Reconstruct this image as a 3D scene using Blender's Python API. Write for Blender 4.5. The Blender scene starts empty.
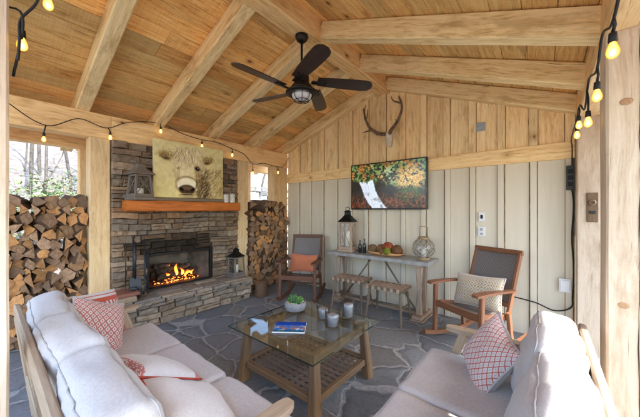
import bpy, math, random
import numpy as np
from mathutils import Vector, Matrix, noise
random.seed(7); RNG = np.random.RandomState(5)
D = bpy.data; S = bpy.context.scene; COL = S.collection
R = math.radians
def V(*a): return Vector(a)
def rnd(a, b): return random.uniform(a, b)

# ------------------------------------------------------------------ mesh builder
class MB:
    def __init__(s): s.v=[]; s.f=[]; s.uv=[]; s.tn=[]; s.mi=[]; s.sm=[]
    def add(s, vs, fs, uvs=None, tint=(1,1,1), mat=0, smooth=False, M=None):
        o = len(s.v)
        if M is not None: vs = [M @ Vector(p) for p in vs]
        s.v += [tuple(p) for p in vs]
        for k, f in enumerate(fs):
            s.f.append(tuple(i+o for i in f))
            s.uv.append(uvs[k] if uvs else [(0,0)]*len(f))
            s.tn.append(tint); s.mi.append(mat); s.sm.append(smooth)
        return s
    def build(s, name, mats, parent=None, world=False, subsurf=0):
        me = D.meshes.new(name)
        vs = s.v
        if world and parent is not None:
            Mi = parent_matrix(parent).inverted(); vs = [tuple(Mi @ Vector(p)) for p in vs]
        me.from_pydata(vs, [], s.f); 
        if not isinstance(mats, (list, tuple)): mats = [mats]
        for m in mats: me.materials.append(m)
        n = len(me.loops)
        uvl = me.uv_layers.new(name='UVMap')
        flat = [c for fu in s.uv for q in fu for c in q]
        uvl.data.foreach_set('uv', flat)
        ca = me.color_attributes.new('tint', 'FLOAT_COLOR', 'CORNER')
        fl = []
        for f, t in zip(s.f, s.tn): fl += [t[0], t[1], t[2], 1.0]*len(f)
        ca.data.foreach_set('color', fl)
        me.polygons.foreach_set('material_index', s.mi)
        me.polygons.foreach_set('use_smooth', s.sm)
        me.update()
        o = D.objects.new(name, me); COL.objects.link(o)
        if parent is not None: o.parent = parent
        if subsurf:
            md = o.modifiers.new('sub', 'SUBSURF'); md.levels = subsurf; md.render_levels = subsurf
        return o
PM = {}
def parent_matrix(p):
    M = Matrix.Identity(4)
    while p is not None:
        M = (Matrix.Translation(p.location) @ p.rotation_euler.to_matrix().to_4x4()) @ M; p = p.parent
    return M
def tag(o, label=None, cat=None, group=None, kind=None):
    if label: o['label'] = label
    if cat: o['category'] = cat
    if group: o['group'] = group
    if kind: o['kind'] = kind
    return o
def thing(name, label, cat, loc=(0,0,0), rz=0, group=None):
    o = D.objects.new(name, None); COL.objects.link(o); o.empty_display_size = .1
    o.location = loc; o.rotation_euler = (0,0,rz)
    return tag(o, label, cat, group)
def copy_tree(o, parent=None):
    c = o.copy(); COL.objects.link(c); c.parent = parent
    for ch in [x for x in D.objects if x.parent == o]: copy_tree(ch, c)
    return c

def tv(j=.12, hue=.04):
    b = 1+rnd(-j, j); h = rnd(-hue, hue)
    return (b*(1+h), b, b*(1-h))

def cbox(mb, c, s, ch=.004, rot=None, tint=(1,1,1), mat=0, grain=None, jit=0):
    hx, hy, hz = [x/2 for x in s]; ch = min(ch, hx*.9, hy*.9, hz*.9)
    if grain is None: grain = max(range(3), key=lambda i: s[i])
    vs = []; idx = {}
    for sx in (-1,1):
        for sy in (-1,1):
            for sz in (-1,1):
                j = V(rnd(-jit,jit), rnd(-jit,jit), rnd(-jit,jit)) if jit else V(0,0,0)
                P = (sx*hx, sy*hy, sz*hz)
                for a in range(3):
                    q = [P[i]-(ch*(sx,sy,sz)[i] if i != a else 0) for i in range(3)]
                    idx[(sx,sy,sz,a)] = len(vs); vs.append(V(*q)+j)
    fs = []
    def F(ids):
        a, b, c_ = [vs[i] for i in ids[:3]]; n = (b-a).cross(c_-a)
        m = sum((vs[i] for i in ids), V(0,0,0))/len(ids)
        if n.dot(m) < 0: ids = ids[::-1]
        fs.append(ids)
    for a in range(3):
        b_, c2 = [i for i in range(3) if i != a]
        for sg in (-1,1):
            ring = []
            for p, q in ((-1,-1),(1,-1),(1,1),(-1,1)):
                k = [0,0,0]; k[a]=sg; k[b_]=p; k[c2]=q; ring.append(idx[(*k, a)])
            F(ring)
        for p in (-1,1):
            for q in (-1,1):
                k0=[0,0,0]; k1=[0,0,0]; k0[a]=-1; k1[a]=1; k0[b_]=k1[b_]=p; k0[c2]=k1[c2]=q
                F([idx[(*k0,b_)], idx[(*k1,b_)], idx[(*k1,c2)], idx[(*k0,c2)]])
    for sx in (-1,1):
        for sy in (-1,1):
            for sz in (-1,1): F([idx[(sx,sy,sz,a)] for a in range(3)])
    ou, ov = rnd(0,50), rnd(0,50); uvs = []
    for f in fs:
        a, b, c_ = [vs[i] for i in f[:3]]; n = (b-a).cross(c_-a)
        d = max(range(3), key=lambda i: abs(n[i]))
        if d == grain:
            o1, o2 = [i for i in range(3) if i != d]
            uvs.append([(vs[i][o1]*.25+ou, vs[i][o2]+ov) for i in f])
        else:
            o2 = [i for i in range(3) if i not in (d, grain)][0]
            uvs.append([(vs[i][grain]+ou, vs[i][o2]+ov+d*.37) for i in f])
    M = Matrix.Translation(Vector(c)) @ (rot.to_4x4() if rot is not None else Matrix.Identity(4))
    mb.add(vs, fs, uvs, tint, mat, False, M)

def frame_of(d, up=V(0,0,1)):
    d = d.normalized()
    if abs(d.dot(up)) > .98: up = V(0,1,0)
    x = d.cross(up).normalized(); z = x.cross(d).normalized()
    return x, z
def timber(mb, p0, p1, w, h, ch=.012, jit=.003, up=V(0,0,1), tint=None, mat=0, seg=.35, taper=1.0):
    p0, p1 = Vector(p0), Vector(p1); d = p1-p0; L = d.length; x, z = frame_of(d, up)
    n = max(1, int(L/seg)); W, H = w/2, h/2; ch = min(ch, W*.8, H*.8)
    prof = [(-W+ch,-H),(W-ch,-H),(W,-H+ch),(W,H-ch),(W-ch,H),(-W+ch,H),(-W,H-ch),(-W,-H+ch)]
    vs = []; ou, ov = rnd(0,50), rnd(0,50)
    cum = [0]
    for i in range(8):
        a, b = prof[i], prof[(i+1)%8]; cum.append(cum[-1]+math.hypot(a[0]-b[0], a[1]-b[1]))
    for k in range(n+1):
        t = k/n; c = p0+d*t; s = 1+(taper-1)*t
        for a, b in prof: vs.append(c+x*(a*s+rnd(-jit,jit))+z*(b*s+rnd(-jit,jit)))
    fs = []; uvs = []
    for k in range(n):
        for i in range(8):
            j = (i+1)%8
            fs.append((k*8+i, k*8+j, (k+1)*8+j, (k+1)*8+i))
            u0, u1 = L*k/n+ou, L*(k+1)/n+ou
            uvs.append([(u0,cum[i]+ov),(u0,cum[i+1]+ov),(u1,cum[i+1]+ov),(u1,cum[i]+ov)])
    e0 = tuple(range(7,-1,-1)); e1 = tuple(n*8+i for i in range(8))
    fs += [e0, e1]; uvs += [[(prof[i][0]*.3+ou, prof[i][1]+ov) for i in e0], [(prof[i][0]*.3+ou, prof[i][1]+ov) for i in range(8)]]
    mb.add(vs, fs, uvs, tint or tv(.08,.03), mat, False)

def tube(mb, pts, r, n=8, mat=0, tint=(1,1,1), cap=True, closed=False):
    pts = [Vector(p) for p in pts]; N = len(pts)
    rs = r if isinstance(r, (list, tuple)) else [r]*N
    vs = []; up = None; L = 0
    fs = []; uvs = []; Ls = [0]
    for i in range(N):
        if closed: d = pts[(i+1)%N]-pts[i-1]
        else: d = pts[min(i+1,N-1)]-pts[max(i-1,0)]
        if d.length < 1e-9: d = V(0,0,1)
        d.normalize()
        if up is None: up = V(0,0,1) if abs(d.z) < .9 else V(1,0,0)
        x = d.cross(up).normalized(); up = x.cross(d).normalized()
        if i: L += (pts[i]-pts[i-1]).length; Ls.append(L)
        for k in range(n):
            a = 2*math.pi*k/n; vs.append(pts[i]+x*math.cos(a)*rs[i]+up*math.sin(a)*rs[i])
    M_ = N if closed else N-1
    for i in range(M_):
        j = (i+1)%N
        for k in range(n):
            l = (k+1)%n
            fs.append((i*n+k, i*n+l, j*n+l, j*n+k))
            u0 = Ls[i]; u1 = Ls[j] if j else L
            uvs.append([(u0,k/n*.2),(u0,(k+1)/n*.2),(u1,(k+1)/n*.2),(u1,k/n*.2)])
    if cap and not closed:
        fs += [tuple(range(n-1,-1,-1)), tuple((N-1)*n+k for k in range(n))]; uvs += [[(0,0)]*n]*2
    mb.add(vs, fs, uvs, tint, mat, True)

def lathe(mb, prof, n=24, c=(0,0,0), mat=0, tint=(1,1,1), smooth=True, M=None, jit=0):
    vs = []; fs = []; uvs = []
    c = Vector(c)
    for r, z in prof:
        for k in range(n):
            a = 2*math.pi*k/n; rr = max(r, .0001)*(1+rnd(-jit,jit)); vs.append(c+V(rr*math.cos(a), rr*math.sin(a), z))
    for i in range(len(prof)-1):
        for k in range(n):
            l = (k+1)%n; fs.append((i*n+k, i*n+l, (i+1)*n+l, (i+1)*n+k))
            uvs.append([(k/n,i*.1),((k+1)/n,i*.1),((k+1)/n,(i+1)*.1),(k/n,(i+1)*.1)])
    mb.add(vs, fs, uvs, tint, mat, smooth, M)

def grid_surface(mb, fn, nu, nv, mat=0, tint=(1,1,1), smooth=True, M=None, closed_u=False):
    vs = []; fs = []; uvs = []
    for j in range(nv+1):
        for i in range(nu+1): vs.append(Vector(fn(i/nu, j/nv)))
    for j in range(nv):
        for i in range(nu):
            a = j*(nu+1)+i; fs.append((a, a+1, a+nu+2, a+nu+1))
            uvs.append([(i/nu,j/nv),((i+1)/nu,j/nv),((i+1)/nu,(j+1)/nv),(i/nu,(j+1)/nv)])
    mb.add(vs, fs, uvs, tint, mat, smooth, M)

def cushion(w, d, h, r=.05, bulge=(.02,.02,.03), seed=0, n=16, wr=.006):
    """boxed cushion, centred; returns MB"""
    mb = MB(); hw, hd, hh = w/2, d/2, h/2
    so = V(seed*3.1, seed*1.7, seed*.9)
    def warp(p):
        x, y, z = p
        q = V(max(-hw+r, min(hw-r, x)), max(-hd+r, min(hd-r, y)), max(-hh+r, min(hh-r, z)))
        dlt = V(x,y,z)-q
        if dlt.length > 1e-6: q = q+dlt.normalized()*r
        fx, fy, fz = 1-(x/hw)**2, 1-(y/hd)**2, 1-(z/hh)**2
        q.x += bulge[0]*fy*fz*(x/hw); q.y += bulge[1]*fx*fz*(y/hd); q.z += bulge[2]*fx*fy*(z/hh)
        nz = noise.fractal(q*5+so, 1.0, 2.0, 3)*wr*1.6 + (noise.noise(V(q.x*3, q.y*16, q.z*3)+so)*.6+noise.noise(V(q.x*19, q.y*4, q.z*3)-so)*.28)*wr
        return q+(dlt.normalized() if dlt.length > 1e-6 else V(0,0,1 if z > 0 else -1))*nz
    for a in range(3):
        b, c = [i for i in range(3) if i != a]; H = (hw,hd,hh)
        for sg in (-1,1):
            def fn(u, v, a=a, b=b, c=c, sg=sg):
                # denser samples near the edges
                e = lambda t: .5-.5*math.cos(math.pi*t)
                p = [0,0,0]; p[a] = sg*H[a]; p[b] = (e(u)*2-1)*H[b]; p[c] = (e(v)*2-1)*H[c]
                return warp(p)
            flip = (sg > 0) == (a == 1)
            if flip: grid_surface(mb, lambda u,v,fn=fn: fn(1-u, v), n, n)
            else: grid_surface(mb, fn, n, n)
    return mb
def cushion_piping(w, d, h, bulge, plane='z', r=.003, seed=0, wr=.006, cr=.05):
    """piping loops round the two large faces, following the same wrinkles as the cushion"""
    mb = MB(); hw, hd, hh = w/2, d/2, h/2; so = V(seed*3.1, seed*1.7, seed*.9)
    A, B, Cc, ba, bb = {'z':(hw,hd,hh,bulge[0],bulge[1]), 'y':(hw,hh,hd,bulge[0],bulge[2])}[plane]
    o_ = .016; sn = (cr-o_)/cr; cs = math.sqrt(1-sn*sn); ins = cr*(1-cs); fz = 1-((Cc-cr+cr*sn/max(cs,.3))/Cc)**2; fz = max(0, fz); N = 14
    for sg in (-1,1):
        seq = []
        for k in range(N): seq.append((-A+cr+(2*A-2*cr)*k/N, -B, 0,-1))
        for k in range(6): a=k/6*math.pi/2; seq.append((A-cr+cr*math.sin(a), -B+cr-cr*math.cos(a), math.sin(a), -math.cos(a)))
        for k in range(N): seq.append((A, -B+cr+(2*B-2*cr)*k/N, 1, 0))
        for k in range(6): a=k/6*math.pi/2; seq.append((A-cr+cr*math.cos(a), B-cr+cr*math.sin(a), math.cos(a), math.sin(a)))
        for k in range(N): seq.append((A-cr-(2*A-2*cr)*k/N, B, 0, 1))
        for k in range(6): a=k/6*math.pi/2; seq.append((-A+cr-cr*math.sin(a), B-cr+cr*math.cos(a), -math.sin(a), math.cos(a)))
        for k in range(N): seq.append((-A, B-cr-(2*B-2*cr)*k/N, -1, 0))
        for k in range(6): a=k/6*math.pi/2; seq.append((-A+cr-cr*math.cos(a), -B+cr-cr*math.sin(a), -math.cos(a), -math.sin(a)))
        pts = []
        for x, y, nx, ny in seq:
            fx, fy = 1-(x/A)**2, 1-(y/B)**2
            x2 = x-nx*ins+(nx != 0)*ba*fy*fz*(x/A); y2 = y-ny*ins+(ny != 0)*bb*fx*fz*(y/B)
            D_ = V(nx*cs, ny*cs, sg*sn); q = V(x2, y2, sg*(Cc-o_))
            if plane == 'y': D_ = V(D_.x, D_.z, D_.y); q = V(q.x, q.z, q.y)
            nz = noise.fractal(q*5+so, 1.0, 2.0, 3)*wr*1.6 + (noise.noise(V(q.x*3, q.y*16, q.z*3)+so)*.6+noise.noise(V(q.x*19, q.y*4, q.z*3)-so)*.28)*wr
            pts.append(q+D_*(nz+.0012))
        tube(mb, pts, r, 6, closed=True)
    return mb

def pillow(w, h, t, seed=0, n=22, sag=.0):
    """throw pillow standing in XZ, faces +-Y, centred; side 0 (-Y) mat 0, side 1 mat 1; returns MB and edge points"""
    mb = MB(); so = V(seed*2.3, seed*5.1, 1)
    def P(u, v, sg):
        x = .4*(u*2-1)+.6*math.sin(math.pi*(u-.5)); z = .4*(v*2-1)+.6*math.sin(math.pi*(v-.5))
        k = max(0, (1-x**4)*(1-z**4))
        y = sg*t/2*k**.55*(1-.25*(x*x+z*z)/2)
        X = x*w/2*(1-.07*(1-z*z)*(1 if abs(x) > .0 else 1)*abs(x)); Z = z*h/2*(1-.07*(1-x*x)*abs(z))
        q = V(X, y, Z)
        q += V(0, sg, 0)*(noise.fractal(q*7+so, 1, 2, 3)*.010*k**.5)
        q.x += noise.noise(q*4+so)*.012; q.z += noise.noise(q*4-so)*.012 - sag*(1-x*x)*max(0,z)
        return q
    grid_surface(mb, lambda u,v: P(u,v,-1), n, n, mat=0)
    grid_surface(mb, lambda u,v: P(1-u,v,1), n, n, mat=1)
    edge = [P(k/16,0,-1) for k in range(16)]+[P(1,k/16,-1) for k in range(16)]+[P(1-k/16,1,-1) for k in range(16)]+[P(0,1-k/16,-1) for k in range(16)]
    return mb, edge

# ------------------------------------------------------------------ node helpers
class NT:
    def __init__(s, name, rough=.6, spec=.3):
        s.m = D.materials.new(name); s.m.use_nodes = True; s.nt = s.m.node_tree; s.nt.nodes.clear()
        s.out = s.n('ShaderNodeOutputMaterial'); s.b = s.n('ShaderNodeBsdfPrincipled')
        s.l(s.b.outputs[0], s.out.inputs[0]); s.b.inputs['Roughness'].default_value = rough
        s.b.inputs['Specular IOR Level'].default_value = spec
    def n(s, t, **k):
        x = s.nt.nodes.new(t)
        for a, b in k.items(): setattr(x, a, b)
        return x
    def l(s, a, b): s.nt.links.new(a, b)
    def put(s, sock, v):
        if isinstance(v, bpy.types.NodeSocket): s.l(v, sock)
        else: sock.default_value = v
    def math(s, op, a, b=0.0, c=None, clamp=False):
        x = s.n('ShaderNodeMath', operation=op); x.use_clamp = clamp
        s.put(x.inputs[0], a); s.put(x.inputs[1], b)
        if c is not None: s.put(x.inputs[2], c)
        return x.outputs[0]
    def mix(s, f, a, b, mode='MIX'):
        x = s.n('ShaderNodeMix', data_type='RGBA', blend_type=mode)
        s.put(x.inputs[0], f)
        for i, v in ((6,a),(7,b)):
            s.put(x.inputs[i], (*v, 1) if isinstance(v, tuple) and len(v) == 3 else v)
        return x.outputs[2]
    def coord(s, kind='Object', scale=(1,1,1), loc=(0,0,0), src=None):
        if src is None: src = s.n('ShaderNodeTexCoord').outputs[kind]
        m = s.n('ShaderNodeMapping'); s.l(src, m.inputs[0]); m.inputs['Scale'].default_value = scale; m.inputs['Location'].default_value = loc
        return m.outputs[0]
    def noise(s, v, scale=5, detail=4, rough=.55, dist=0, out=0):
        x = s.n('ShaderNodeTexNoise'); s.l(v, x.inputs['Vector'])
        x.inputs['Scale'].default_value = scale; x.inputs['Detail'].default_value = detail
        x.inputs['Roughness'].default_value = rough; x.inputs['Distortion'].default_value = dist
        return x.outputs[out]
    def vor(s, v, scale=5, feature='F1', out='Distance', rnd=1):
        x = s.n('ShaderNodeTexVoronoi', feature=feature); s.l(v, x.inputs['Vector'])
        x.inputs['Scale'].default_value = scale; x.inputs['Randomness'].default_value = rnd
        return x.outputs[out]
    def ramp(s, f, stops, interp='LINEAR'):
        x = s.n('ShaderNodeValToRGB'); s.l(f, x.inputs[0]); cr = x.color_ramp; cr.interpolation = interp
        while len(cr.elements) < len(stops): cr.elements.new(.5)
        for e, (p, c) in zip(cr.elements, stops): e.position = p; e.color = (*c, 1) if len(c) == 3 else c
        return x.outputs[0]
    def rng(s, f, a, b, c=0, d=1):
        x = s.n('ShaderNodeMapRange'); s.l(f, x.inputs[0])
        for i, v in enumerate((a,b,c,d)): x.inputs[i+1].default_value = v
        return x.outputs[0]
    def tint(s, c):
        a = s.n('ShaderNodeAttribute', attribute_name='tint')
        return s.mix(1.0, c, a.outputs[0], 'MULTIPLY')
    def bump(s, h, strength=.3, dist=.01, chain=None):
        x = s.n('ShaderNodeBump'); s.l(h, x.inputs['Height']); x.inputs['Strength'].default_value = strength; x.inputs['Distance'].default_value = dist
        if chain is not None: s.l(chain, x.inputs['Normal'])
        s.l(x.outputs[0], s.b.inputs['Normal']); return x.outputs[0]
    def color(s, c): s.put(s.b.inputs['Base Color'], (*c,1) if isinstance(c, tuple) else c); return s

def wood(name, dark, mid, light, knots=.5, rough=.65, grain=14, saw=0, spec=.25, bump=.25, grey=None):
    t = NT(name, rough, spec)
    uv = t.n('ShaderNodeTexCoord').outputs['UV']
    def vop(op, a, b):
        x = t.n('ShaderNodeVectorMath', operation=op); t.l(a, x.inputs[0])
        if isinstance(b, tuple): x.inputs[1].default_value = b
        else: t.l(b, x.inputs[1])
        return x.outputs[0]
    ks = t.coord(src=uv, scale=(1.9, 3.4, 1)); kd = t.vor(ks, 1.0)
    warp = vop('MULTIPLY', vop('SUBTRACT', t.noise(t.coord(src=uv, scale=(1.1,4,1)), 1.0, 3, .5, 0, 1), (.5,.5,.5)), (0,.13,0))
    w = vop('ADD', uv, warp)
    # grain lines part round the knots
    sep = t.n('ShaderNodeSeparateXYZ'); t.l(w, sep.inputs[0])
    push = t.math('MULTIPLY', t.rng(kd, .0, .30, 1, 0), .035*knots)
    v_ = t.math('ADD', sep.outputs[1], push)
    fig = t.math('SINE', t.math('ADD', t.math('MULTIPLY', v_, 2*math.pi*grain*3.2), t.math('MULTIPLY', t.noise(t.coord(src=uv, scale=(.9,3,1), loc=(1,5,0)), 1.0, 2), 9)))
    fig = t.math('POWER', t.rng(fig, -1, 1), 1.8)
    g1 = t.noise(t.coord(src=w, scale=(1.6, grain*4.5, 1)), 1.0, 5, .65)
    g2 = t.noise(t.coord(src=w, scale=(7, grain*16, 1)), 1.0, 3, .6)
    big = t.noise(t.coord(src=uv, scale=(.8, 3.0, 1)), 1.0, 3)
    f = t.math('ADD', t.math('MULTIPLY', g1, .55), t.math('MULTIPLY', g2, .45))
    c = t.ramp(f, [(.34, dark), (.47, mid), (.66, light)])
    c = t.mix(t.math('MULTIPLY', fig, .30), c, t.mix(.35, mid, dark))
    c = t.mix(t.rng(big, .35, .7, 0, .5), c, t.mix(.6, c, light))
    st = t.noise(t.coord(src=uv, scale=(1.7, 4.5, 1), loc=(3,9,0)), 1.0, 6, .7)
    c = t.mix(t.math('MULTIPLY', t.rng(st, .54, .64), .70*min(1, knots)), c, t.mix(.62, c, dark))
    halo = t.rng(kd, .06, .17, 1, 0); kn = t.rng(kd, .035, .060, 1, 0)
    c = t.mix(t.math('MULTIPLY', halo, .55*min(1, knots)), c, dark)
    ring = t.math('SINE', t.math('MULTIPLY', kd, 210))
    kc = t.mix(t.rng(ring, -1, 1), tuple(x*.22 for x in dark), tuple(x*.6 for x in dark))
    c = t.mix(t.math('MULTIPLY', kn, min(1, knots)), c, kc)
    if saw:
        sw = t.noise(t.coord(src=uv, scale=(85, 1.2, 1)), 1.0, 2)
        c = t.mix(t.math('MULTIPLY', t.rng(sw,.4,.62), saw), c, t.mix(.5, c, dark))
    # short drying checks
    ck = t.noise(t.coord(src=w, scale=(2.2, 70, 1), loc=(2,2,0)), 1.0, 2)
    c = t.mix(t.math('MULTIPLY', t.rng(ck, .70, .74), .7*min(1, knots)), c, tuple(x*.3 for x in dark))
    t.color(t.tint(c)); t.bump(f, bump, .006)
    return t.m
def simple(name, col, rough=.5, metal=0, spec=.4, var=.15, scale=20, bump=0, tint=False):
    t = NT(name, rough, spec); t.b.inputs['Metallic'].default_value = metal
    n = t.noise(t.coord('Object'), scale, 4)
    c = t.mix(t.rng(n, .3, .7), tuple(x*(1-var) for x in col), tuple(min(1,x*(1+var)) for x in col))
    if tint: c = t.tint(c)
    t.color(c)
    r = t.rng(n, .3, .7, max(0,rough-.08), min(1,rough+.08)); t.l(r, t.b.inputs['Roughness'])
    if bump: t.bump(n, bump, .004)
    return t.m
def emit(name, col, strength, col2=None):
    t = NT(name); e = t.n('ShaderNodeEmission'); e.inputs[0].default_value = (*col,1); e.inputs[1].default_value = strength
    t.l(e.outputs[0], t.out.inputs[0]); return t.m
def glass(name, col=(.95,.98,.97), refl=1.0, dens=0.0, rough=0.0):
    t = NT(name); tr = t.n('ShaderNodeBsdfTransparent'); gl = t.n('ShaderNodeBsdfGlossy'); mx = t.n('ShaderNodeMixShader')
    tr.inputs[0].default_value = (*col,1); gl.inputs['Roughness'].default_value = rough
    fr = t.n('ShaderNodeFresnel'); fr.inputs[0].default_value = 1.5
    # both faces of a pane reflect: use the front-face fresnel on either side
    geo = t.n('ShaderNodeNewGeometry'); lw = t.n('ShaderNodeLayerWeight'); lw.inputs[0].default_value = .5
    f5 = t.math('POWER', lw.outputs['Facing'], 5.0); f = t.math('ADD', t.math('MULTIPLY', f5, .9), .045)
    f = t.math('MULTIPLY', f, refl, clamp=True)
    t.l(f, mx.inputs[0]); t.l(tr.outputs[0], mx.inputs[1]); t.l(gl.outputs[0], mx.inputs[2]); t.l(mx.outputs[0], t.out.inputs[0])
    return t.m

# ------------------------------------------------------------------ materials
M = {}
M['ceil'] = wood('ceiling_wood', (.28,.105,.026), (.84,.445,.13), (.98,.70,.29), 1.0, .6, 6, .3, grey=None)
M['beam'] = wood('beam_wood', (.36,.185,.055), (.85,.60,.27), (.97,.79,.46), 1.0, .65, 5, bump=.4)
M['plate'] = wood('plate_wood', (.44,.225,.08), (.83,.545,.25), (.93,.71,.40), .9, .65, 5, bump=.4)
M['post'] = wood('post_wood', (.38,.24,.11), (.66,.48,.26), (.80,.63,.39), 1.0, .7, 5, .15)
M['postg'] = wood('weathered_post_wood', (.42,.31,.21), (.66,.55,.42), (.78,.69,.56), 1.0, .75, 5, .1)
M['gable'] = wood('gable_board_wood', (.46,.25,.09), (.86,.60,.285), (.96,.78,.46), 1.0, .65, 5, bump=.4)
M['dark'] = simple('black_metal', (.014,.013,.013), .45, .6)
M['bronze'] = simple('bronze_metal', (.03,.024,.02), .4, .7)
M['blade'] = wood('blade_wood', (.012,.008,.007), (.03,.018,.014), (.055,.033,.026), 0, .35, 14, spec=.5, bump=.08)
M['teak'] = wood('teak_wood', (.12,.046,.021), (.205,.082,.037), (.28,.125,.06), .1, .45, 12, spec=.4, bump=.1)
M['teakd'] = wood('dark_teak_wood', (.07,.028,.015), (.12,.05,.026), (.17,.078,.042), .1, .5, 12, spec=.4, bump=.1)
M['acacia'] = wood('acacia_wood', (.25,.165,.095), (.39,.28,.18), (.50,.385,.265), .15, .55, 12, bump=.12)
M['tablew'] = wood('table_wood', (.085,.046,.022), (.165,.098,.05), (.24,.155,.086), .3, .55, 12, bump=.15)
M['lattice'] = wood('lattice_wood', (.08,.055,.038), (.145,.103,.072), (.21,.157,.115), .1, .6, 12, bump=.15)
M['greyw'] = wood('grey_lantern_wood', (.08,.06,.045), (.15,.12,.095), (.23,.19,.155), .3, .75, 12)
M['consw'] = wood('console_leg_wood', (.20,.125,.08), (.34,.24,.165), (.46,.36,.27), .4, .7, 10)
M['stool'] = wood('stool_wood', (.09,.065,.04), (.16,.12,.075), (.22,.17,.12), .1, .55, 12)
M['mantel'] = wood('mantel_wood', (.17,.038,.007), (.40,.105,.014), (.58,.18,.03), .5, .5, 5, spec=.25)
M['redplank'] = wood('red_plank_wood', (.15,.05,.03), (.24,.09,.055), (.31,.14,.09), .3, .4, 10, spec=.5)
M['white'] = simple('white_plastic', (.75,.75,.73), .4, var=.03)
M['candle'] = simple('candle_wax', (.80,.76,.66), .5, var=.05)
M['greycan'] = simple('grey_candle_wax', (.56,.54,.52), .55, var=.15, bump=.2)
M['glassT'] = glass('table_glass', (.92,.955,.94), 1.0)
M['glassE'] = glass('glass_edge', (.10,.26,.21), 1.6)
M['glassC'] = glass('clear_glass', (.93,.95,.95), 2.2)
M['glassS'] = glass('smoke_glass', (.88,.89,.90), 1.3)
M['antler'] = simple('antler_bone', (.15,.095,.055), .5, var=.5, scale=14, bump=.3)
M['skull'] = simple('skull_bone', (.62,.55,.42), .6, var=.15)
M['galv'] = simple('zinc_top', (.34,.33,.31), .4, .25, var=.3, scale=9)
M['leather'] = simple('woven_leather', (.40,.275,.18), .6, var=.2, scale=40, tint=True)
M['concrete'] = simple('concrete_bowl', (.27,.26,.25), .8, var=.2, scale=30, bump=.3)
M['pebble'] = simple('pebbles', (.55,.50,.43), .7, var=.3, scale=60, tint=True)
M['leaf'] = simple('succulent_leaf', (.07,.16,.05), .45, var=.4, scale=30, tint=True)
M['tray'] = wood('dough_bowl_wood', (.32,.13,.04), (.52,.25,.09), (.62,.35,.15), .2, .5, 9)
M['vine'] = simple('vine_ball', (.20,.12,.06), .8, var=.5, scale=60, bump=.8, tint=True)
M['rope'] = simple('rope_net', (.36,.30,.22), .85, var=.25, scale=90)
M['cane'] = simple('cane_rim', (.34,.23,.12), .6, var=.25, scale=50)
M['birch'] = simple('birch_canister', (.55,.52,.46), .6, var=.35, scale=35)
M['iron'] = simple('blackened_iron', (.035,.038,.042), .42, .6, var=.3)
M['firebrick'] = simple('sooty_firebrick', (.10,.085,.07), .9, var=.5, scale=9, bump=.3, tint=True)
M['rubber'] = simple('black_cable', (.012,.012,.012), .6)

def linen(name, col, pat=None):
    t = NT(name, .92, .12); t.b.inputs['Sheen Weight'].default_value = .25
    ob = t.coord('Object'); n1 = t.noise(t.coord('Object', (1,1,9)), 55, 3); n2 = t.noise(t.coord('Object', (9,9,1)), 45, 3); big = t.noise(ob, 5, 3)
    w = t.math('ADD', n1, n2)
    c = t.mix(t.rng(w, .8, 1.2), tuple(x*.87 for x in col), tuple(min(1,x*1.06) for x in col))
    c = t.mix(t.rng(big, .35, .65, 0, .12), c, tuple(x*.8 for x in col))
    if pat: c = pat(t, c)
    t.color(c); t.bump(w, .35, .003, )
    return t.m
M['linen'] = linen('grey_linen', (.54,.51,.49))
M['linen2'] = linen('cream_linen', (.66,.60,.54))
M['pipe'] = simple('piping_fabric', (.44,.42,.41), .9, spec=.1, var=.08)
def uvs(t):
    x = t.n('ShaderNodeSeparateXYZ'); t.l(t.n('ShaderNodeTexCoord').outputs['UV'], x.inputs[0]); return x.outputs[0], x.outputs[1]
uvs_ = uvs
def tri(t, x, k, o=0): return t.math('PINGPONG', t.math('ADD', t.math('MULTIPLY', x, k), o), .5)   # 0..0.5
def pat_lattice(t, c, k=5):
    u, v = uvs(t); a = tri(t, u, k*2); b = tri(t, v, k*2)
    s = t.math('ADD', a, b)                                   # 0..1, diamonds
    d1 = t.math('LESS_THAN', t.math('ABSOLUTE', t.math('SUBTRACT', s, .5)), .13)
    d2 = t.math('LESS_THAN', s, .17); d3 = t.math('GREATER_THAN', s, .86)
    f = t.math('MAXIMUM', d1, t.math('MAXIMUM', d2, d3))
    return t.mix(t.math('MULTIPLY', f, .85), c, (.42,.065,.045))
def pat_ogee(t, c, ku=12, kv=9):
    u, v = uvs(t); a = tri(t, u, ku); b = tri(t, v, kv); q = t.math('ADD', a, b)
    red = t.math('LESS_THAN', t.math('ABSOLUTE', t.math('SUBTRACT', q, .5)), .105)
    red2 = t.math('MAXIMUM', t.math('LESS_THAN', q, .085), t.math('GREATER_THAN', q, .93))
    g1 = t.math('MULTIPLY', t.math('GREATER_THAN', q, .15), t.math('LESS_THAN', q, .27)); g2 = t.math('MULTIPLY', t.math('GREATER_THAN', q, .74), t.math('LESS_THAN', q, .86))
    c = t.mix(t.math('MULTIPLY', t.math('MAXIMUM', g1, g2), .35), c, (.30,.27,.30))
    return t.mix(t.math('MULTIPLY', t.math('MAXIMUM', red, red2), .88), c, (.50,.085,.06))
def pat_plaid(t, c):
    u, v = uvs(t); a = tri(t, u, 19); b = tri(t, v, 12.5)
    s = t.math('MULTIPLY', t.math('GREATER_THAN', a, .22), t.math('GREATER_THAN', b, .22))
    s2 = t.math('MULTIPLY', t.math('GREATER_THAN', tri(t, u, 19, .5), .33), t.math('LESS_THAN', b, .17))
    hue = t.noise(t.coord('UV', (1.5,7,1)), 1.5, 2)
    c = t.mix(t.math('MULTIPLY', s, .9), c, t.mix(t.rng(hue, .4, .6), (.46,.27,.05), (.52,.36,.14)))
    return t.mix(t.math('MULTIPLY', s2, .8), c, (.28,.22,.17))
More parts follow.
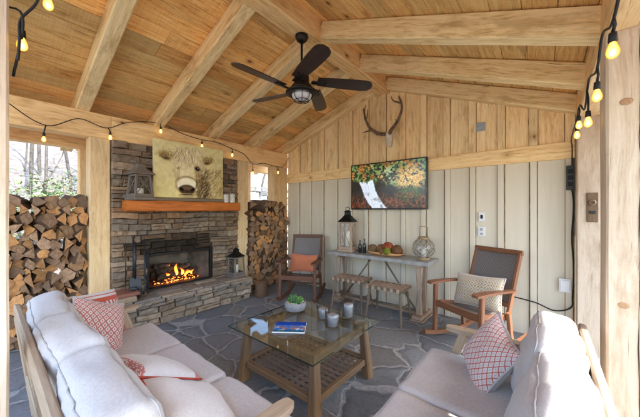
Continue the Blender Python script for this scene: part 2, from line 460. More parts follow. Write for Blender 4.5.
def pat_stripe(t, c):
    u, v = uvs(t)
    z = t.noise(t.coord('UV', (22,22,1)), 1, 1)
    band = t.math('MULTIPLY', t.math('GREATER_THAN', v, .0), t.math('LESS_THAN', v, .80))
    band2 = t.math('MULTIPLY', t.math('GREATER_THAN', v, .86), t.math('LESS_THAN', v, .89))
    zig = t.math('MULTIPLY', t.math('GREATER_THAN', tri(t, u, 14), .25), t.math('LESS_THAN', t.math('ABSOLUTE', t.math('SUBTRACT', v, .66)), .05))
    f = t.math('SUBTRACT', t.math('MAXIMUM', band, band2), zig, clamp=True)
    return t.mix(f, c, (.50,.09,.05))
def pat_edge(t, c):
    u, v = uvs(t)
    band = t.math('MAXIMUM', t.math('LESS_THAN', v, .16), t.math('GREATER_THAN', v, .84))
    sp = t.math('GREATER_THAN', t.vor(t.coord('UV', (34,34,1)), 1.0), .42)
    return t.mix(t.math('MULTIPLY', t.math('MULTIPLY', band, sp), .85), c, (.48,.07,.06))
def pat_coral(t, c):
    u, v = uvs(t); a = tri(t, u, 38); b = tri(t, t.math('ADD', v, u), 30)
    return t.mix(t.math('MULTIPLY', t.math('ADD', a, b), .5), c, (.62,.24,.12))
M['lat'] = linen('red_lattice_fabric', (.66,.60,.56), pat_lattice)
M['ogee'] = linen('red_ogee_fabric', (.76,.71,.66), pat_ogee)
M['plaid'] = linen('mustard_check_fabric', (.68,.61,.50), pat_plaid)
M['stripe'] = linen('red_band_fabric', (.66,.62,.60), pat_stripe)
M['white_cloth'] = linen('white_cushion_cloth', (.72,.69,.67))
M['edgef'] = linen('white_fabric_red_edge', (.70,.68,.67), pat_edge)
M['coral'] = linen('coral_fabric', (.46,.135,.062), pat_coral)
M['redpipe'] = simple('red_piping', (.45,.07,.05), .9, spec=.1)

def weave():
    t = NT('woven_wicker', .5, .4); u, v = uvs(t)
    a = tri(t, u, 30); b = tri(t, v, 34); chk = t.math('MULTIPLY', t.math('SUBTRACT', tri(t,u,15), .25), t.math('SUBTRACT', tri(t,v,17), .25))
    s = t.math('GREATER_THAN', chk, 0)
    h = t.mix(s, (0,0,0), (1,1,1)); hv = t.math('ADD', t.math('MULTIPLY', s, t.math('SUBTRACT', .5, a)), t.math('MULTIPLY', t.math('SUBTRACT', 1.0, s), t.math('SUBTRACT', .5, b)))
    gap = t.math('MULTIPLY', t.math('LESS_THAN', a, .08), t.math('LESS_THAN', b, .12))
    c = t.mix(s, (.13,.11,.10), (.21,.185,.17)); c = t.mix(t.math('MULTIPLY', gap, .8), c, (.02,.018,.016))
    t.color(c); t.bump(hv, .8, .004); return t.m
M['weave'] = weave()

def stone_mat(name, cols, tscale=14):
    t = NT(name, .85, .2)
    g = t.n('ShaderNodeNewGeometry').outputs['Random Per Island']
    c = t.ramp(g, [(i/(len(cols)-1)*.98, c_) for i, c_ in enumerate(cols)])
    ob = t.coord('Object'); n = t.noise(ob, tscale, 6, .65); n2 = t.noise(t.coord('Object', (1,1,4)), 9, 5, .6)
    c = t.mix(t.rng(n, .3, .7, .0, .55), c, t.mix(.5, c, (.07,.055,.045)))
    c = t.mix(t.rng(n2, .52, .72, 0, .5), c, (.33,.27,.21))
    t.color(t.tint(c)); t.bump(n, 1.0, .03); return t.m
M['stone'] = stone_mat('ledge_stone', [(.14,.088,.052),(.27,.19,.12),(.19,.145,.105),(.36,.26,.165),(.14,.11,.085),(.31,.19,.105),(.22,.175,.13)])
M['hstone'] = stone_mat('hearth_stone', [(.24,.19,.14),(.35,.28,.20),(.19,.17,.15),(.40,.32,.22),(.28,.23,.18)])
M['rock'] = stone_mat('retaining_stone', [(.17,.165,.16),(.25,.24,.22),(.13,.13,.125),(.28,.26,.24)], 6)
M['mortar'] = simple('mortar', (.07,.06,.05), .95, var=.4, scale=30, bump=.4)

def floor_mat():
    t = NT('flagstone', .5, .4)
    ob = t.coord('Object')
    w = t.noise(ob, 1.6, 3, .6, 0, 1)
    sub = t.n('ShaderNodeVectorMath', operation='SUBTRACT'); t.l(w, sub.inputs[0]); sub.inputs[1].default_value = (.5,.5,.5)
    sc = t.n('ShaderNodeVectorMath', operation='SCALE'); t.l(sub.outputs[0], sc.inputs[0]); sc.inputs[3].default_value = .42
    w2 = t.noise(ob, 9, 3, .6, 0, 1)
    sub2 = t.n('ShaderNodeVectorMath', operation='SUBTRACT'); t.l(w2, sub2.inputs[0]); sub2.inputs[1].default_value = (.5,.5,.5)
    sc2 = t.n('ShaderNodeVectorMath', operation='SCALE'); t.l(sub2.outputs[0], sc2.inputs[0]); sc2.inputs[3].default_value = .07
    ad = t.n('ShaderNodeVectorMath', operation='ADD'); t.l(ob, ad.inputs[0]); t.l(sc.outputs[0], ad.inputs[1])
    ad2 = t.n('ShaderNodeVectorMath', operation='ADD'); t.l(ad.outputs[0], ad2.inputs[0]); t.l(sc2.outputs[0], ad2.inputs[1])
    p = t.coord(src=ad2.outputs[0], scale=(1,1.0,0))
    e = t.vor(p, 2.35, 'DISTANCE_TO_EDGE'); cc = t.vor(p, 2.35, 'F1', 'Color')
    sep = t.n('ShaderNodeSeparateColor'); t.l(cc, sep.inputs[0])
    base = t.ramp(sep.outputs[0], [(0,(.13,.15,.17)),(.25,(.19,.20,.21)),(.45,(.15,.175,.205)),(.62,(.20,.185,.165)),(.8,(.21,.235,.255)),(1,(.17,.16,.15))])
    n = t.noise(ob, 6, 7, .68); n3 = t.noise(ob, 28, 5, .6)
    base = t.mix(t.rng(n, .3, .7, 0, .6), base, t.mix(.55, base, (.30,.31,.32)))
    base = t.mix(t.rng(n3, .45, .75, 0, .45), base, (.06,.06,.062))
    gw = t.math('ADD', .010, t.math('MULTIPLY', t.noise(ob, 5, 3), .034))
    g = t.math('SUBTRACT', 1.0, t.math('DIVIDE', e, gw), clamp=True); g = t.math('POWER', g, .35)
    gm = t.math('GREATER_THAN', gw, e)
    grout = t.mix(t.rng(n3,.3,.7), (.235,.24,.24), (.38,.38,.375))
    edge = t.rng(e, .05, .12, .25, 0)
    base = t.mix(edge, base, (.07,.07,.075))
    t.color(t.mix(gm, base, grout))
    hgt = t.math('ADD', t.math('MULTIPLY', t.math('MINIMUM', t.math('MULTIPLY', e, 9), 1.0), .7), t.math('MULTIPLY', n, .6))
    t.bump(hgt, .55, .018)
    t.l(t.math('MAXIMUM', t.rng(n, .3, .7, .32, .62), t.math('MULTIPLY', gm, .85)), t.b.inputs['Roughness'])
    return t.m
M['flag'] = floor_mat()
def siding():
    t = NT('painted_siding', .6, .3); ob = t.coord('Object')
    st = t.noise(t.coord('Object', (14,14,.8)), 1.4, 5, .6); fine = t.noise(t.coord('Object', (60,60,2)), 1.5, 3); big = t.noise(ob, 1.3, 3)
    c = t.mix(t.rng(st, .35, .7, 0, .5), (.70,.62,.475), (.58,.50,.365)); c = t.mix(t.rng(big,.3,.7,0,.35), c, (.67,.595,.46))
    kn = t.vor(t.coord('Object', (3.2,3.2,1.1)), 1.0); c = t.mix(t.rng(kn, .03, .07, .45, 0), c, (.33,.24,.15))
    t.color(t.tint(c)); t.bump(t.math('ADD', st, t.math('MULTIPLY', fine, .3)), .25, .004); return t.m
M['siding'] = siding()

# ------------------------------------------------------------------ geometry of the place
W = 4.56; RX = 2.26; RZ = 3.66
SL = (RZ-2.91)/RX; SR = (RZ-2.76)/(W-RX)
def deck_z(x): return RZ-SL*(RX-x) if x < RX else RZ-SR*(x-RX)
YF = -5.1                                                    # front edge of the roof

# ground / floor
mb = MB(); grid_surface(mb, lambda u,v: (-.9+6.6*u, -7.0+7.3*v, 0), 12, 12, smooth=False)
tag(mb.build('patio_floor', M['flag']), kind='structure')
def gh(x, y):
    h = 0
    if x < -3.6: h += min(11, (-3.6-x)*.33)
    if y > 2: h += min(4, (y-2)*.12)
    if abs(x) > 1 or abs(y) > 6: h += noise.noise(V(x*.25, y*.25, 0))*.25*min(1, max(0, (-x-2)/3))
    return h-.03
t = NT('ground_litter', .95, .1); ob = t.coord('Object'); n = t.noise(ob, 2.5, 8, .7); n2 = t.noise(ob, 30, 4, .7)
c = t.ramp(t.math('ADD', t.math('MULTIPLY', n, .5), t.math('MULTIPLY', n2, .5)), [(.35,(.09,.075,.06)),(.5,(.19,.17,.15)),(.62,(.32,.30,.28))])
t.color(c); t.bump(n2, .6, .04); M['ground'] = t.m
mb = MB(); G = 90
def gf(u, v):
    a = (u*2-1); b = (v*2-1); x = 60*a*abs(a)+0; y = 60*b*abs(b)-2; return (x, y, gh(x, y))
grid_surface(mb, gf, G, G); tag(mb.build('ground', M['ground']), kind='structure')

# ---- roof
roof = thing('pavilion_roof', 'gabled timber roof over the patio with plank deck, rafters and heavy ridge beam', 'roof', (RX, -2.5, 2.7))
mb = MB()
def slope_boards(x0, x1):
    L = math.hypot(x1-x0, deck_z(x1)-deck_z(x0)); n = int(round(L/.205)); ang = math.atan2(deck_z(x1)-deck_z(x0), x1-x0)
    rot = Matrix.Rotation(-ang, 3, 'Y')
    for k in range(n):
        a = (k+.5)/n; x = x0+(x1-x0)*a; z = deck_z(x0)+(deck_z(x1)-deck_z(x0))*a
        y = YF-rnd(0, 2.0)
        while y < .02:
            l = rnd(3.2, 5.2); y0, y1 = max(y, YF), min(y+l, .12)
            if y1-y0 > .05:
                nrm = rot @ V(0,0,1)
                cbox(mb, V(x, (y0+y1)/2, z)+nrm*(.014+rnd(-.0015,.0015)), (L/n-.004, y1-y0-.003, .028), .003, rot, tv(.26,.09), 0, 1)
            y += l
slope_boards(-1.15, RX-.002); slope_boards(RX+.002, W+.95)
mb.build('roof_deck', M['ceil'], roof, world=True)
t = NT('roof_shingle', .9, .1); n = t.noise(t.coord('Object'), 12, 4); t.color(t.ramp(n, [(.3,(.05,.045,.04)),(.7,(.11,.10,.09))])); M['shingle'] = t.m
mb = MB()
for x0, x1 in ((-1.2, RX), (RX, W+1.0)):
    L = math.hypot(x1-x0, deck_z(x1)-deck_z(x0)); ang = math.atan2(deck_z(x1)-deck_z(x0), x1-x0); rot = Matrix.Rotation(-ang, 3, 'Y')
    c = V((x0+x1)/2, (YF+.2)/2, (deck_z(x0)+deck_z(x1))/2)+(rot @ V(0,0,1))*.055
    cbox(mb, c, (L, .2-YF, .04), .003, rot)
mb.build('shingles', M['shingle'], roof, world=True)
mb = MB(); timber(mb, (RX, YF, 3.54), (RX, -.002, 3.54), .20, .30, .012, .002, tint=(.92,.80,.70)); mb.build('ridge_beam', M['beam'], roof, world=True)
def rafter(side, y, d=.185, w=.135, name='rafter', tint=None):
    mb = MB()
    if side < 0: xa, xb = -1.1, RX-.098
    else: xa, xb = W+.9, RX+.098
    ang = math.atan(SL if side < 0 else -SR)
    off = -d/2-.004
    pa = V(xa, y, deck_z(xa)+off/math.cos(ang)); pb = V(xb, y, deck_z(xb)+off/math.cos(ang))
    timber(mb, pa, pb, w, d*math.cos(ang) if False else d, .010, .002, tint=tint)
    return mb.build(name, M['beam'], roof, world=True)
for i, y in enumerate((-.07, -.876, -1.715, -2.56, -3.405, -4.25, -5.0)):
    rafter(-1, y, name='rafter', tint=tv(.07,.03)); rafter(1, y, name='rafter', tint=tv(.07,.03))
# plates
mb = MB(); timber(mb, (-.10, YF, 2.555), (-.10, -3.13, 2.555), .20, .305, .008, .0015, tint=(1.0,.95,.9)); timber(mb, (-.10, -3.126, 2.555), (-.10, -.002, 2.555), .20, .305, .008, .0015, tint=(1.08,1.05,1.0))
mb.build('wall_plate', M['plate'], roof, world=True)
mb = MB(); timber(mb, (W+.10, YF, 2.60), (W+.10, -.002, 2.60), .20, .26, .008, .0015); mb.build('wall_plate', M['plate'], roof, world=True)
mb = MB(); timber(mb, (-.70, YF, 2.475), (-.70, .1, 2.475), .16, .25, .008, .002); mb.build('eave_beam', M['plate'], roof, world=True)

# ---- posts
def post(x0, x1, y0, y1, z1, label, mat='post', tint=(1,1,1), z0=0):
    mb = MB(); cx, cy = (x0+x1)/2, (y0+y1)/2
    timber(mb, (0,0,0), (0,0,z1-z0), x1-x0, y1-y0, .010, .0018, up=V(0,1,0), tint=tint, seg=.4)
    o = mb.build('timber_post', M[mat]); o.location = (cx, cy, z0)
    return tag(o, label, 'post')
post(-.20, .0, -3.345, -3.135, 2.40, 'square timber post between the large firewood bay and the stone fireplace', tint=(1.0,.95,.88))
post(-.20, .0, -1.27, -1.03, 2.40, 'square timber post between the fireplace and the narrow firewood bay')
post(-.20, .0, -.40, -.02, 2.40, 'timber corner post where the firewood bay meets the painted wall', tint=(.98,.92,.85))
post(2.16, 2.355, -4.28, -4.085, 3.388, 'pale timber post with string lights at the very left edge, before the firewood', 'postg', (1.04,1.0,.97))
fpost = post(W, W+.22, -1.99, -1.77, 2.468, 'thick pale cracked timber post in the right foreground', 'postg', (.98,.93,.86))
post(W, W+.20, -.20, -.003, 2.468, 'knotty timber corner post with the bottle opener, at the right end of the wall', 'postg', (.9,.85,.8))
for y, l in ((-3.26, 'slim outer timber post seen at the right side of the large window opening'), (-.55, 'slim outer timber post seen in the narrow window opening')):
    post(-.78, -.66, y-.07, y+.07, 2.348, l, 'post', (1.25,1.15,1.0), -.02)
post(-.20, -.0, -4.5, -4.28, 2.40, 'timber post at the near end of the large firewood bay')

# knots and the long drying crack of the foreground post
cm = simple('dark_crack', (.05,.032,.02), .9)
t = NT('knot_wood', .7, .2); ku_, kv_ = uvs_(t); nn = t.noise(t.coord('Object'), 90, 3)
t.color(t.ramp(t.math('ADD', kv_, t.math('MULTIPLY', t.math('SUBTRACT', nn, .5), .09)), [(0,(.66,.53,.38)),(.06,(.56,.40,.25)),(.10,(.34,.20,.11)),(.15,(.50,.31,.17)),(.21,(.38,.22,.12)),(.27,(.46,.28,.15))])); km = t.m
mb = MB(); vs = []; fs = []; N = 60
for k in range(N+1):
    z = -.1+2.45*k/N; xx = .012+.010*noise.noise(V(z*2.2,3,0))+.004*noise.noise(V(z*11,1,0)); w_ = max(.0006, .0030*(.6+noise.noise(V(z*4,9,0)))); yy = -.1125
    vs += [(xx-w_,yy,z+.1),(xx+w_,yy,z+.1),(xx,yy+.004,z+.1)]
for k in range(N): a = k*3; fs += [(a,a+1,a+4,a+3)]
mb.add(vs, fs); mb.build('crack', cm, fpost)
for xx, zz, r_ in ((-.045,.99,.018),(-.035,2.08,.020),(.03,1.5,.010)):
    mb = MB(); lathe(mb, [(r_,0),(r_*.95,.0015),(r_*.5,.0022),(0,.0022)], 18, jit=.08, M=Matrix.Translation((xx,-.1105,zz)) @ Matrix.Rotation(R(90),4,'X') @ Matrix.Scale(1.3,4,(1,0,0))); mb.build('knot', km, fpost)
# ---- gable wall
wall = thing('gable_wall', 'board and batten wall, painted cream below and natural wood in the gable', 'wall', (W/2, 0, 0))
mb = MB(); xs = [0.0]
while xs[-1] < W-.01: xs.append(min(W, xs[-1]+.3225))
for a, b in zip(xs[:-1], xs[1:]):
    cbox(mb, ((a+b)/2, .012, 1.045), (b-a-.003, .022, 2.09), .002, None, tv(.03,.01), 0, 2)
mb.build('siding', M['siding'], wall, world=True)
bt = MB(); EG = []
for a in xs[1:-1]:
    EG.append(a)
    cbox(bt, (a+rnd(-.008,.008), -.013, 1.045), (.062, .026, 2.08), .003, None, tv(.03,.01), 0, 2)
bt.build('battens', M['siding'], wall, world=True)
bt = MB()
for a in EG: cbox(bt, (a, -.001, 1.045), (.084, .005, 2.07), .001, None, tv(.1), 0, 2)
bt.build('batten_shadow_lines', simple('shadow_line_tan', (.24,.18,.11), .9, var=.5, scale=7), wall, world=True)  # darker tan strips paint the shadow lines along the batten edges
mb = MB(); cbox(mb, (W/2, -.018, 2.172), (W-.01, .042, .188), .004, None, (1.06,1.03,.98), 0, 0); mb.build('trim_board', M['gable'], wall, world=True)
def poly_board(mb, a, b, y0, y1, zb, tint, sink=0):
    """vertical board from x=a to b, bottom zb, top following the roof"""
    xs_ = [a, b] if not (a < RX < b) else [a, RX, b]
    top = [(x, deck_z(x)-.006-sink) for x in xs_]; vs = []; N = len(xs_)
    for y in (y0, y1): vs += [V(x, y, zb) for x in xs_]+[V(x, y, z) for x, z in top]
    fs = []; uv = []; ou, ov = rnd(0,40), rnd(0,40)
    for i in range(N-1):
        fs.append((i, i+1, N+i+1, N+i)); fs.append((2*N+i+1, 2*N+i, 3*N+i, 3*N+i+1))
        fs.append((N+i, N+i+1, 3*N+i+1, 3*N+i)); fs.append((i+1, i, 2*N+i, 2*N+i+1))
    fs.append((0, N, 3*N, 2*N)); fs.append((N-1, 3*N-1, 4*N-1, 2*N-1))
    for f in fs: uv.append([(vs[i].z+ou, vs[i].x+vs[i].y+ov) for i in f])
    mb.add(vs, fs, uv, tint)
mb = MB()
x = 0.0
gx = [0.0]
while gx[-1] < W-.02: gx.append(min(W, gx[-1]+.3225))
for a, b in zip(gx[:-1], gx[1:]): poly_board(mb, a+.002, b-.002, .001, .022, 2.09, tv(.09,.04))
mb.build('gable_boards', M['gable'], wall, world=True)
mb = MB()
for a in gx[1:-1]: poly_board(mb, a-.04, a+.04, -.030, .0005, 2.267, tv(.12,.04), .15)
mb.build('gable_battens', M['gable'], wall, world=True)
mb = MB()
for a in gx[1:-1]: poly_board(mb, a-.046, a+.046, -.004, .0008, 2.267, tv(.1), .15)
mb.build('gable_shadow_lines', simple('shadow_line_brown', (.22,.12,.05), .9, var=.5, scale=7), wall, world=True)  # shadow beside each gable batten put in as a thin brown strip

mb = MB(); cbox(mb, (W/2+.1, .05, 1.3), (W+.2, .03, 2.6), .002); mb.build('sheathing', M['siding'], wall, world=True)

# ---- stone fireplace
fp = thing('stone_fireplace', 'stacked stone fireplace with raised hearth, burning fire and orange timber mantel', 'fireplace', (.1, -2.2, 0))
def rock_block(mb, c, s, axis=0, tint=(1,1,1), rough=.024):
    """stone whose visible face is +X; c centre, s size"""
    nu, nv = max(2, int(s[1]/.05)), max(2, int(s[2]/.03)); nu = min(nu, 7); nv = min(nv, 5)
    hx, hy, hz = [q/2 for q in s]; sd = V(rnd(0,99), rnd(0,99), rnd(0,99)); vs = []; fs = []; tl, tl2 = rnd(-.25,.25), rnd(-.10,.10)
    def P(u, v, w):   # u along y, v along z, w depth 0..1 (1 = face)
        y = (u*2-1)*hy; z = (v*2-1)*hz; eu = min(u,1-u); ev = min(v,1-v)
        rd = 0
        if w == 1:
            rd = .010*((1 if eu < .01 else 0)+(1 if ev < .01 else 0))
        x = -hx+2*hx*w - rd + (noise.noise(V(y,z,0)*14+sd)*rough+noise.noise(V(y,z,0)*40+sd)*rough*.5 if w == 1 else 0)
        y += noise.noise(V(0,z*12,w)+sd)*.008; z += noise.noise(V(y*10,0,w)+sd)*.007
        X_, Y_, Z_ = c[0]+x, c[1]+y, c[2]+z
        return V(X_+tl*z+tl2*y, Y_, Z_+(.020*noise.noise(V(Y_*2.4, Z_*2.8, 5)) if c[2] > .02 and axis == 0 else 0))
    rings = []
    for w in (0, .8, 1):
        k = .0 if w < 1 else .06
        g = []
        for j in range(nv+1):
            for i in range(nu+1):
                u = i/nu; v = j/nv
                g.append(P(u if w < 1 else .5+(u-.5)*(1-.012/max(s[1],.03)*1.5), v if w < 1 else .5+(v-.5)*(1-.012/max(s[2],.02)*1.0), w))
        rings.append((len(vs), g)); vs += g
    b2 = rings[2][0]
    for j in range(nv):
        for i in range(nu):
            a = b2+j*(nu+1)+i; fs.append((a, a+1, a+nu+2, a+nu+1))
    loop = [i for i in range(nu+1)]+[j*(nu+1)+nu for j in range(1,nv+1)]+[nv*(nu+1)+i for i in range(nu-1,-1,-1)]+[j*(nu+1) for j in range(nv-1,0,-1)]
    for r0, r1 in ((0,1),(1,2)):
        o0, o1 = rings[r0][0], rings[r1][0]
        for k in range(len(loop)):
            a, b = loop[k], loop[(k+1)%len(loop)]; fs.append((o0+a, o0+b, o1+b, o1+a))
    mb.add(vs, fs, None, tint, 0, False)
def stone_wall(mb, y0, y1, z0, z1, x=0, hole=None, hmin=.045, hmax=.10, lmin=.10, lmax=.34, soot=None, thick=.10, xform=None):
    z = z0
    while z < z1-.01:
        h = rnd(hmin, hmax)
        if z+h > z1-.03: h = z1-z
        segs = [(y0, y1)]
        if hole and z+h > hole[2]+.005 and z < hole[3]-.005:
            if z < hole[2]: h = max(.03, hole[2]-z)
            elif z+h > hole[3]: h = hole[3]-z
            if z+h/2 > hole[2] and z+h/2 < hole[3]: segs = [(y0, hole[0]), (hole[1], y1)]
        for a, b in segs:
            y = a
            while y < b-.005:
                l = rnd(lmin, lmax)*(.7 if h < .06 else 1)
                if y+l > b-.07: l = b-y
                rows = [(z, h)]
                if h > .085 and random.random() < .35: q = h*rnd(.4,.6); rows = [(z, q), (z+q, h-q)]
                for zz, hh in rows:
                    c = (x-thick/2+rnd(-.022,.028), y+l/2, zz+hh/2)
                    tn = tv(.28,.08)
                    if soot:
                        s_ = soot(c); tn = tuple(q*s_ for q in tn)
                    rock_block(mb, c, (thick, l-.003, hh-.002), tint=tn)
                y += l
        z += h
HZ = .345
fb = (-2.74, -1.755, .385, .90)                                # opening
def soot(c):
    y, z = c[1], c[2]
    if z > .9 and -3.1 < y < -1.4: return 1-.9*math.exp(-((z-.99)/.17)**4)*math.exp(-((y+2.30)/.60)**6)
    return 1
mb = MB(); stone_wall(mb, -3.13, -1.275, 0, 2.395, .045, fb, soot=soot)
mb.build('stone_facing', M['stone'], fp, world=True)
mb = MB()
cbox(mb, (-.06, (-3.13+fb[0])/2, 1.2), (.06, fb[0]+3.13, 2.38), .001); cbox(mb, (-.06, (fb[1]-1.275)/2, 1.2), (.06, -1.275-fb[1], 2.38), .001)
cbox(mb, (-.06, -2.2475, (fb[3]+2.39)/2), (.06, fb[1]-fb[0], 2.39-fb[3]), .001); cbox(mb, (-.06, -2.2475, fb[2]/2), (.06, fb[1]-fb[0], fb[2]), .001)
mb.build('mortar_backing', M['mortar'], fp, world=True)
# firebox
mb = MB()
Y0, Y1, Z0, Z1 = fb; dep = -.52
for (a, b, c_, d_) in (((-.03,Y0,Z0),(-.03,Y1,Z0),(dep,Y1-.16,Z0),(dep,Y0+.16,Z0)), ((-.03,Y0,Z1),(dep,Y0+.16,Z1),(dep,Y1-.16,Z1),(-.03,Y1,Z1)),
    ((-.03,Y0,Z0),(dep,Y0+.16,Z0),(dep,Y0+.16,Z1),(-.03,Y0,Z1)), ((-.03,Y1,Z0),(-.03,Y1,Z1),(dep,Y1-.16,Z1),(dep,Y1-.16,Z0)),
    ((dep,Y0+.16,Z0),(dep,Y1-.16,Z0),(dep,Y1-.16,Z1),(dep,Y0+.16,Z1))):
    mb.add([a,b,c_,d_], [(0,1,2,3)], None, (1.35,1.3,1.2))
mb.build('firebox', M['firebrick'], fp, world=True)
mb = MB()   # metal surround
fw_ = .045
cbox(mb, (.0, Y0+.02, (Z0+Z1)/2), (.05, .05, Z1-Z0-.01), .004); cbox(mb, (.0, Y1-.02, (Z0+Z1)/2), (.05, .05, Z1-Z0-.01), .004)
cbox(mb, (.0, (Y0+Y1)/2, Z1-.03), (.05, Y1-Y0-.1, .04), .004); cbox(mb, (.0, (Y0+Y1)/2, Z0+.012), (.05, Y1-Y0-.1, .02), .003)
mb.build('fire_surround', M['dark'], fp, world=True)
mb = MB()   # hearth
stone_wall(mb, -3.30, -1.26, 0, HZ-.055, .38, None, .06, .11, .14, .38, thick=.3)
M4 = Matrix.Translation((0,0,0))
# right end stones (face +Y) by rotating
sub = MB(); stone_wall(sub, -.37, .0, 0, HZ-.055, 0, None, .06, .11, .14, .3, thick=.12)
Mr = Matrix.Translation((0, -1.235, 0)) @ Matrix.Rotation(R(90), 4, 'Z')
mb.add(sub.v, sub.f, None, (1,1,1), 0, False, Mr)
y = -3.32
while y < -1.24:
    l = rnd(.25,.45)
    if y+l > -1.36: l = -1.235-y
    a = rnd(.16,.24)
    rock_block(mb, (.205, y+l/2, HZ-.027), (.40, l-.008, .055), 1, tint=tv(.12,.04), rough=.02)
    y += l
# top faces of cap stones: slightly irregular slabs
y = -3.31
while y < -1.25:
    l = rnd(.22,.42)
    if y+l > -1.37: l = -1.24-y
    xs2 = [-.0, rnd(.14,.24), .392+rnd(-.01,.008)]
    for a, b in zip(xs2[:-1], xs2[1:]):
        cbox(mb, ((a+b)/2, y+l/2, HZ+.004+rnd(-.004,.006)), (b-a-.012, l-.012, .03), .008, None, tv(.18,.05), 0, 1, jit=.006)
    y += l
mb.build('hearth', M['hstone'], fp, world=True)
mb = MB(); cbox(mb, (.20, -3.12, HZ+.055), (.40, .34, .07), .014, None, (1.25,1.15,1.0), 0, 1, jit=.008); mb.build('hearth_slab', M['hstone'], fp, world=True)
mb = MB(); timber(mb, (.165, -3.03, 1.557), (.165, -1.39, 1.557), .21, .14, .012, .005, tint=(1,1,1), seg=.12); mb.build('mantel', M['mantel'], fp, world=True)
# grate, logs, flames
grate = MB()
for k in range(7): tube(grate, [(-.13,-2.56+k*.1,.46),(-.15,-2.56+k*.1,.43),(-.42,-2.56+k*.1,.43),(-.44,-2.56+k*.1,.47)], .009, 6)
for x in (-.18,-.38): tube(grate, [(x,-2.6,.42),(x,-1.92,.42)], .010, 6); 
for x in (-.18,-.38):
    for y in (-2.55,-1.97): tube(grate, [(x,y,.42),(x,y,.388)], .010, 6)
grate.build('fire_grate', M['iron'], fp, world=True)
t = NT('charred_log', .9, .1); n = t.noise(t.coord('Object'), 16, 6, .7); t.color(t.ramp(n, [(.35,(.015,.012,.01)),(.6,(.10,.07,.05)),(.75,(.28,.23,.18))])); t.bump(n, .8, .02)
M['char'] = t.m
def bumpy_log(mb, a, b, r):
    a, b = Vector(a), Vector(b); N = 12; pts = [a.lerp(b, k/N)+V(0, 0, noise.noise(V(k*.3, r*90, 1))*.02) for k in range(N+1)]
    tube(mb, pts, [r*(1+noise.noise(V(k*.7, r*50, 3))*.25) for k in range(N+1)], 10)
for a, b, r in (((-.2,-2.52,.49),(-.24,-1.98,.50),.048), ((-.36,-2.55,.50),(-.34,-1.95,.49),.055), ((-.3,-2.5,.56),(-.24,-2.02,.60),.045), ((-.34,-2.35,.64),(-.3,-2.0,.56),.038), ((-.24,-2.55,.66),(-.36,-2.18,.60),.04)):
    mb = MB(); bumpy_log(mb, a, b, r); mb.build('fire_log', M['char'], fp, world=True)
def LWF(t):
    x = t.n('ShaderNodeLayerWeight'); x.inputs[0].default_value = .5; return x.outputs['Facing']
t = NT('flame'); e = t.n('ShaderNodeEmission'); tr = t.n('ShaderNodeBsdfTransparent'); mx = t.n('ShaderNodeMixShader')
u, v = uvs(t); n = t.noise(t.coord('Object', (1,1,.5)), 28, 3)
c = t.ramp(v, [(0,(1,.42,.06)),(.35,(1,.30,.025)),(.75,(.9,.13,.01)),(1,(.5,.05,.0))]); t.l(c, e.inputs[0]); e.inputs[1].default_value = 1.5
al = t.math('MULTIPLY', t.rng(n, .35, .6, .15, 1), t.math('MULTIPLY', t.rng(v, .45, 1.0, .8, 0), t.math('POWER', t.math('SUBTRACT', 1.0, LWF(t)), 1.3))); t.l(al, mx.inputs[0]); t.l(tr.outputs[0], mx.inputs[1]); t.l(e.outputs[0], mx.inputs[2]); t.l(mx.outputs[0], t.out.inputs[0])
M['flame'] = t.m
M['ember'] = emit('ember', (1,.20,.03), 1.1)
mb = MB()
for k in range(14):
    y = rnd(-2.42,-1.98); x = rnd(-.32,-.12); h = rnd(.05,.16)*(1.25 if (-2.36 < y < -2.2 or y > -2.05) else .7); w = rnd(.012,.03); ph = rnd(0,6)
    def ff(u, v, y=y, x=x, h=h, w=w, ph=ph):
        wd = w*(math.sin(math.pi*min(1,(v*.92+.08))**.8)+.02); a = u*2*math.pi; sway = .02*math.sin(v*4+ph)*v
        return (x+wd*math.cos(a)*.6+sway, y+wd*math.sin(a)+sway*1.3, .48+h*v*1.1+.02*math.sin(ph))
    grid_surface(mb, ff, 8, 10)
mb.build('flames', M['flame'], fp, world=True)
mb = MB()
for k in range(95):
    c = (rnd(-.38,-.12), -2.24+max(-.33,min(.33,random.gauss(0,.17))), rnd(.395,.42)); cbox(mb, c, (rnd(.005,.026),rnd(.005,.022),rnd(.005,.016)), .003, Matrix.Rotation(rnd(0,3),3,'Z'))
mb.build('embers', M['ember'], fp, world=True)

# plank on the hearth
mb = MB(); cbox(mb, (0,0,.02), (.32,.42,.04), .005, None, (1,1,1), 0, 1)
o = mb.build('wood_plank', M['redplank']); o.location = (.19,-3.12,HZ+.092); tag(o, 'reddish brown plank lying on the left end of the stone hearth', 'plank')

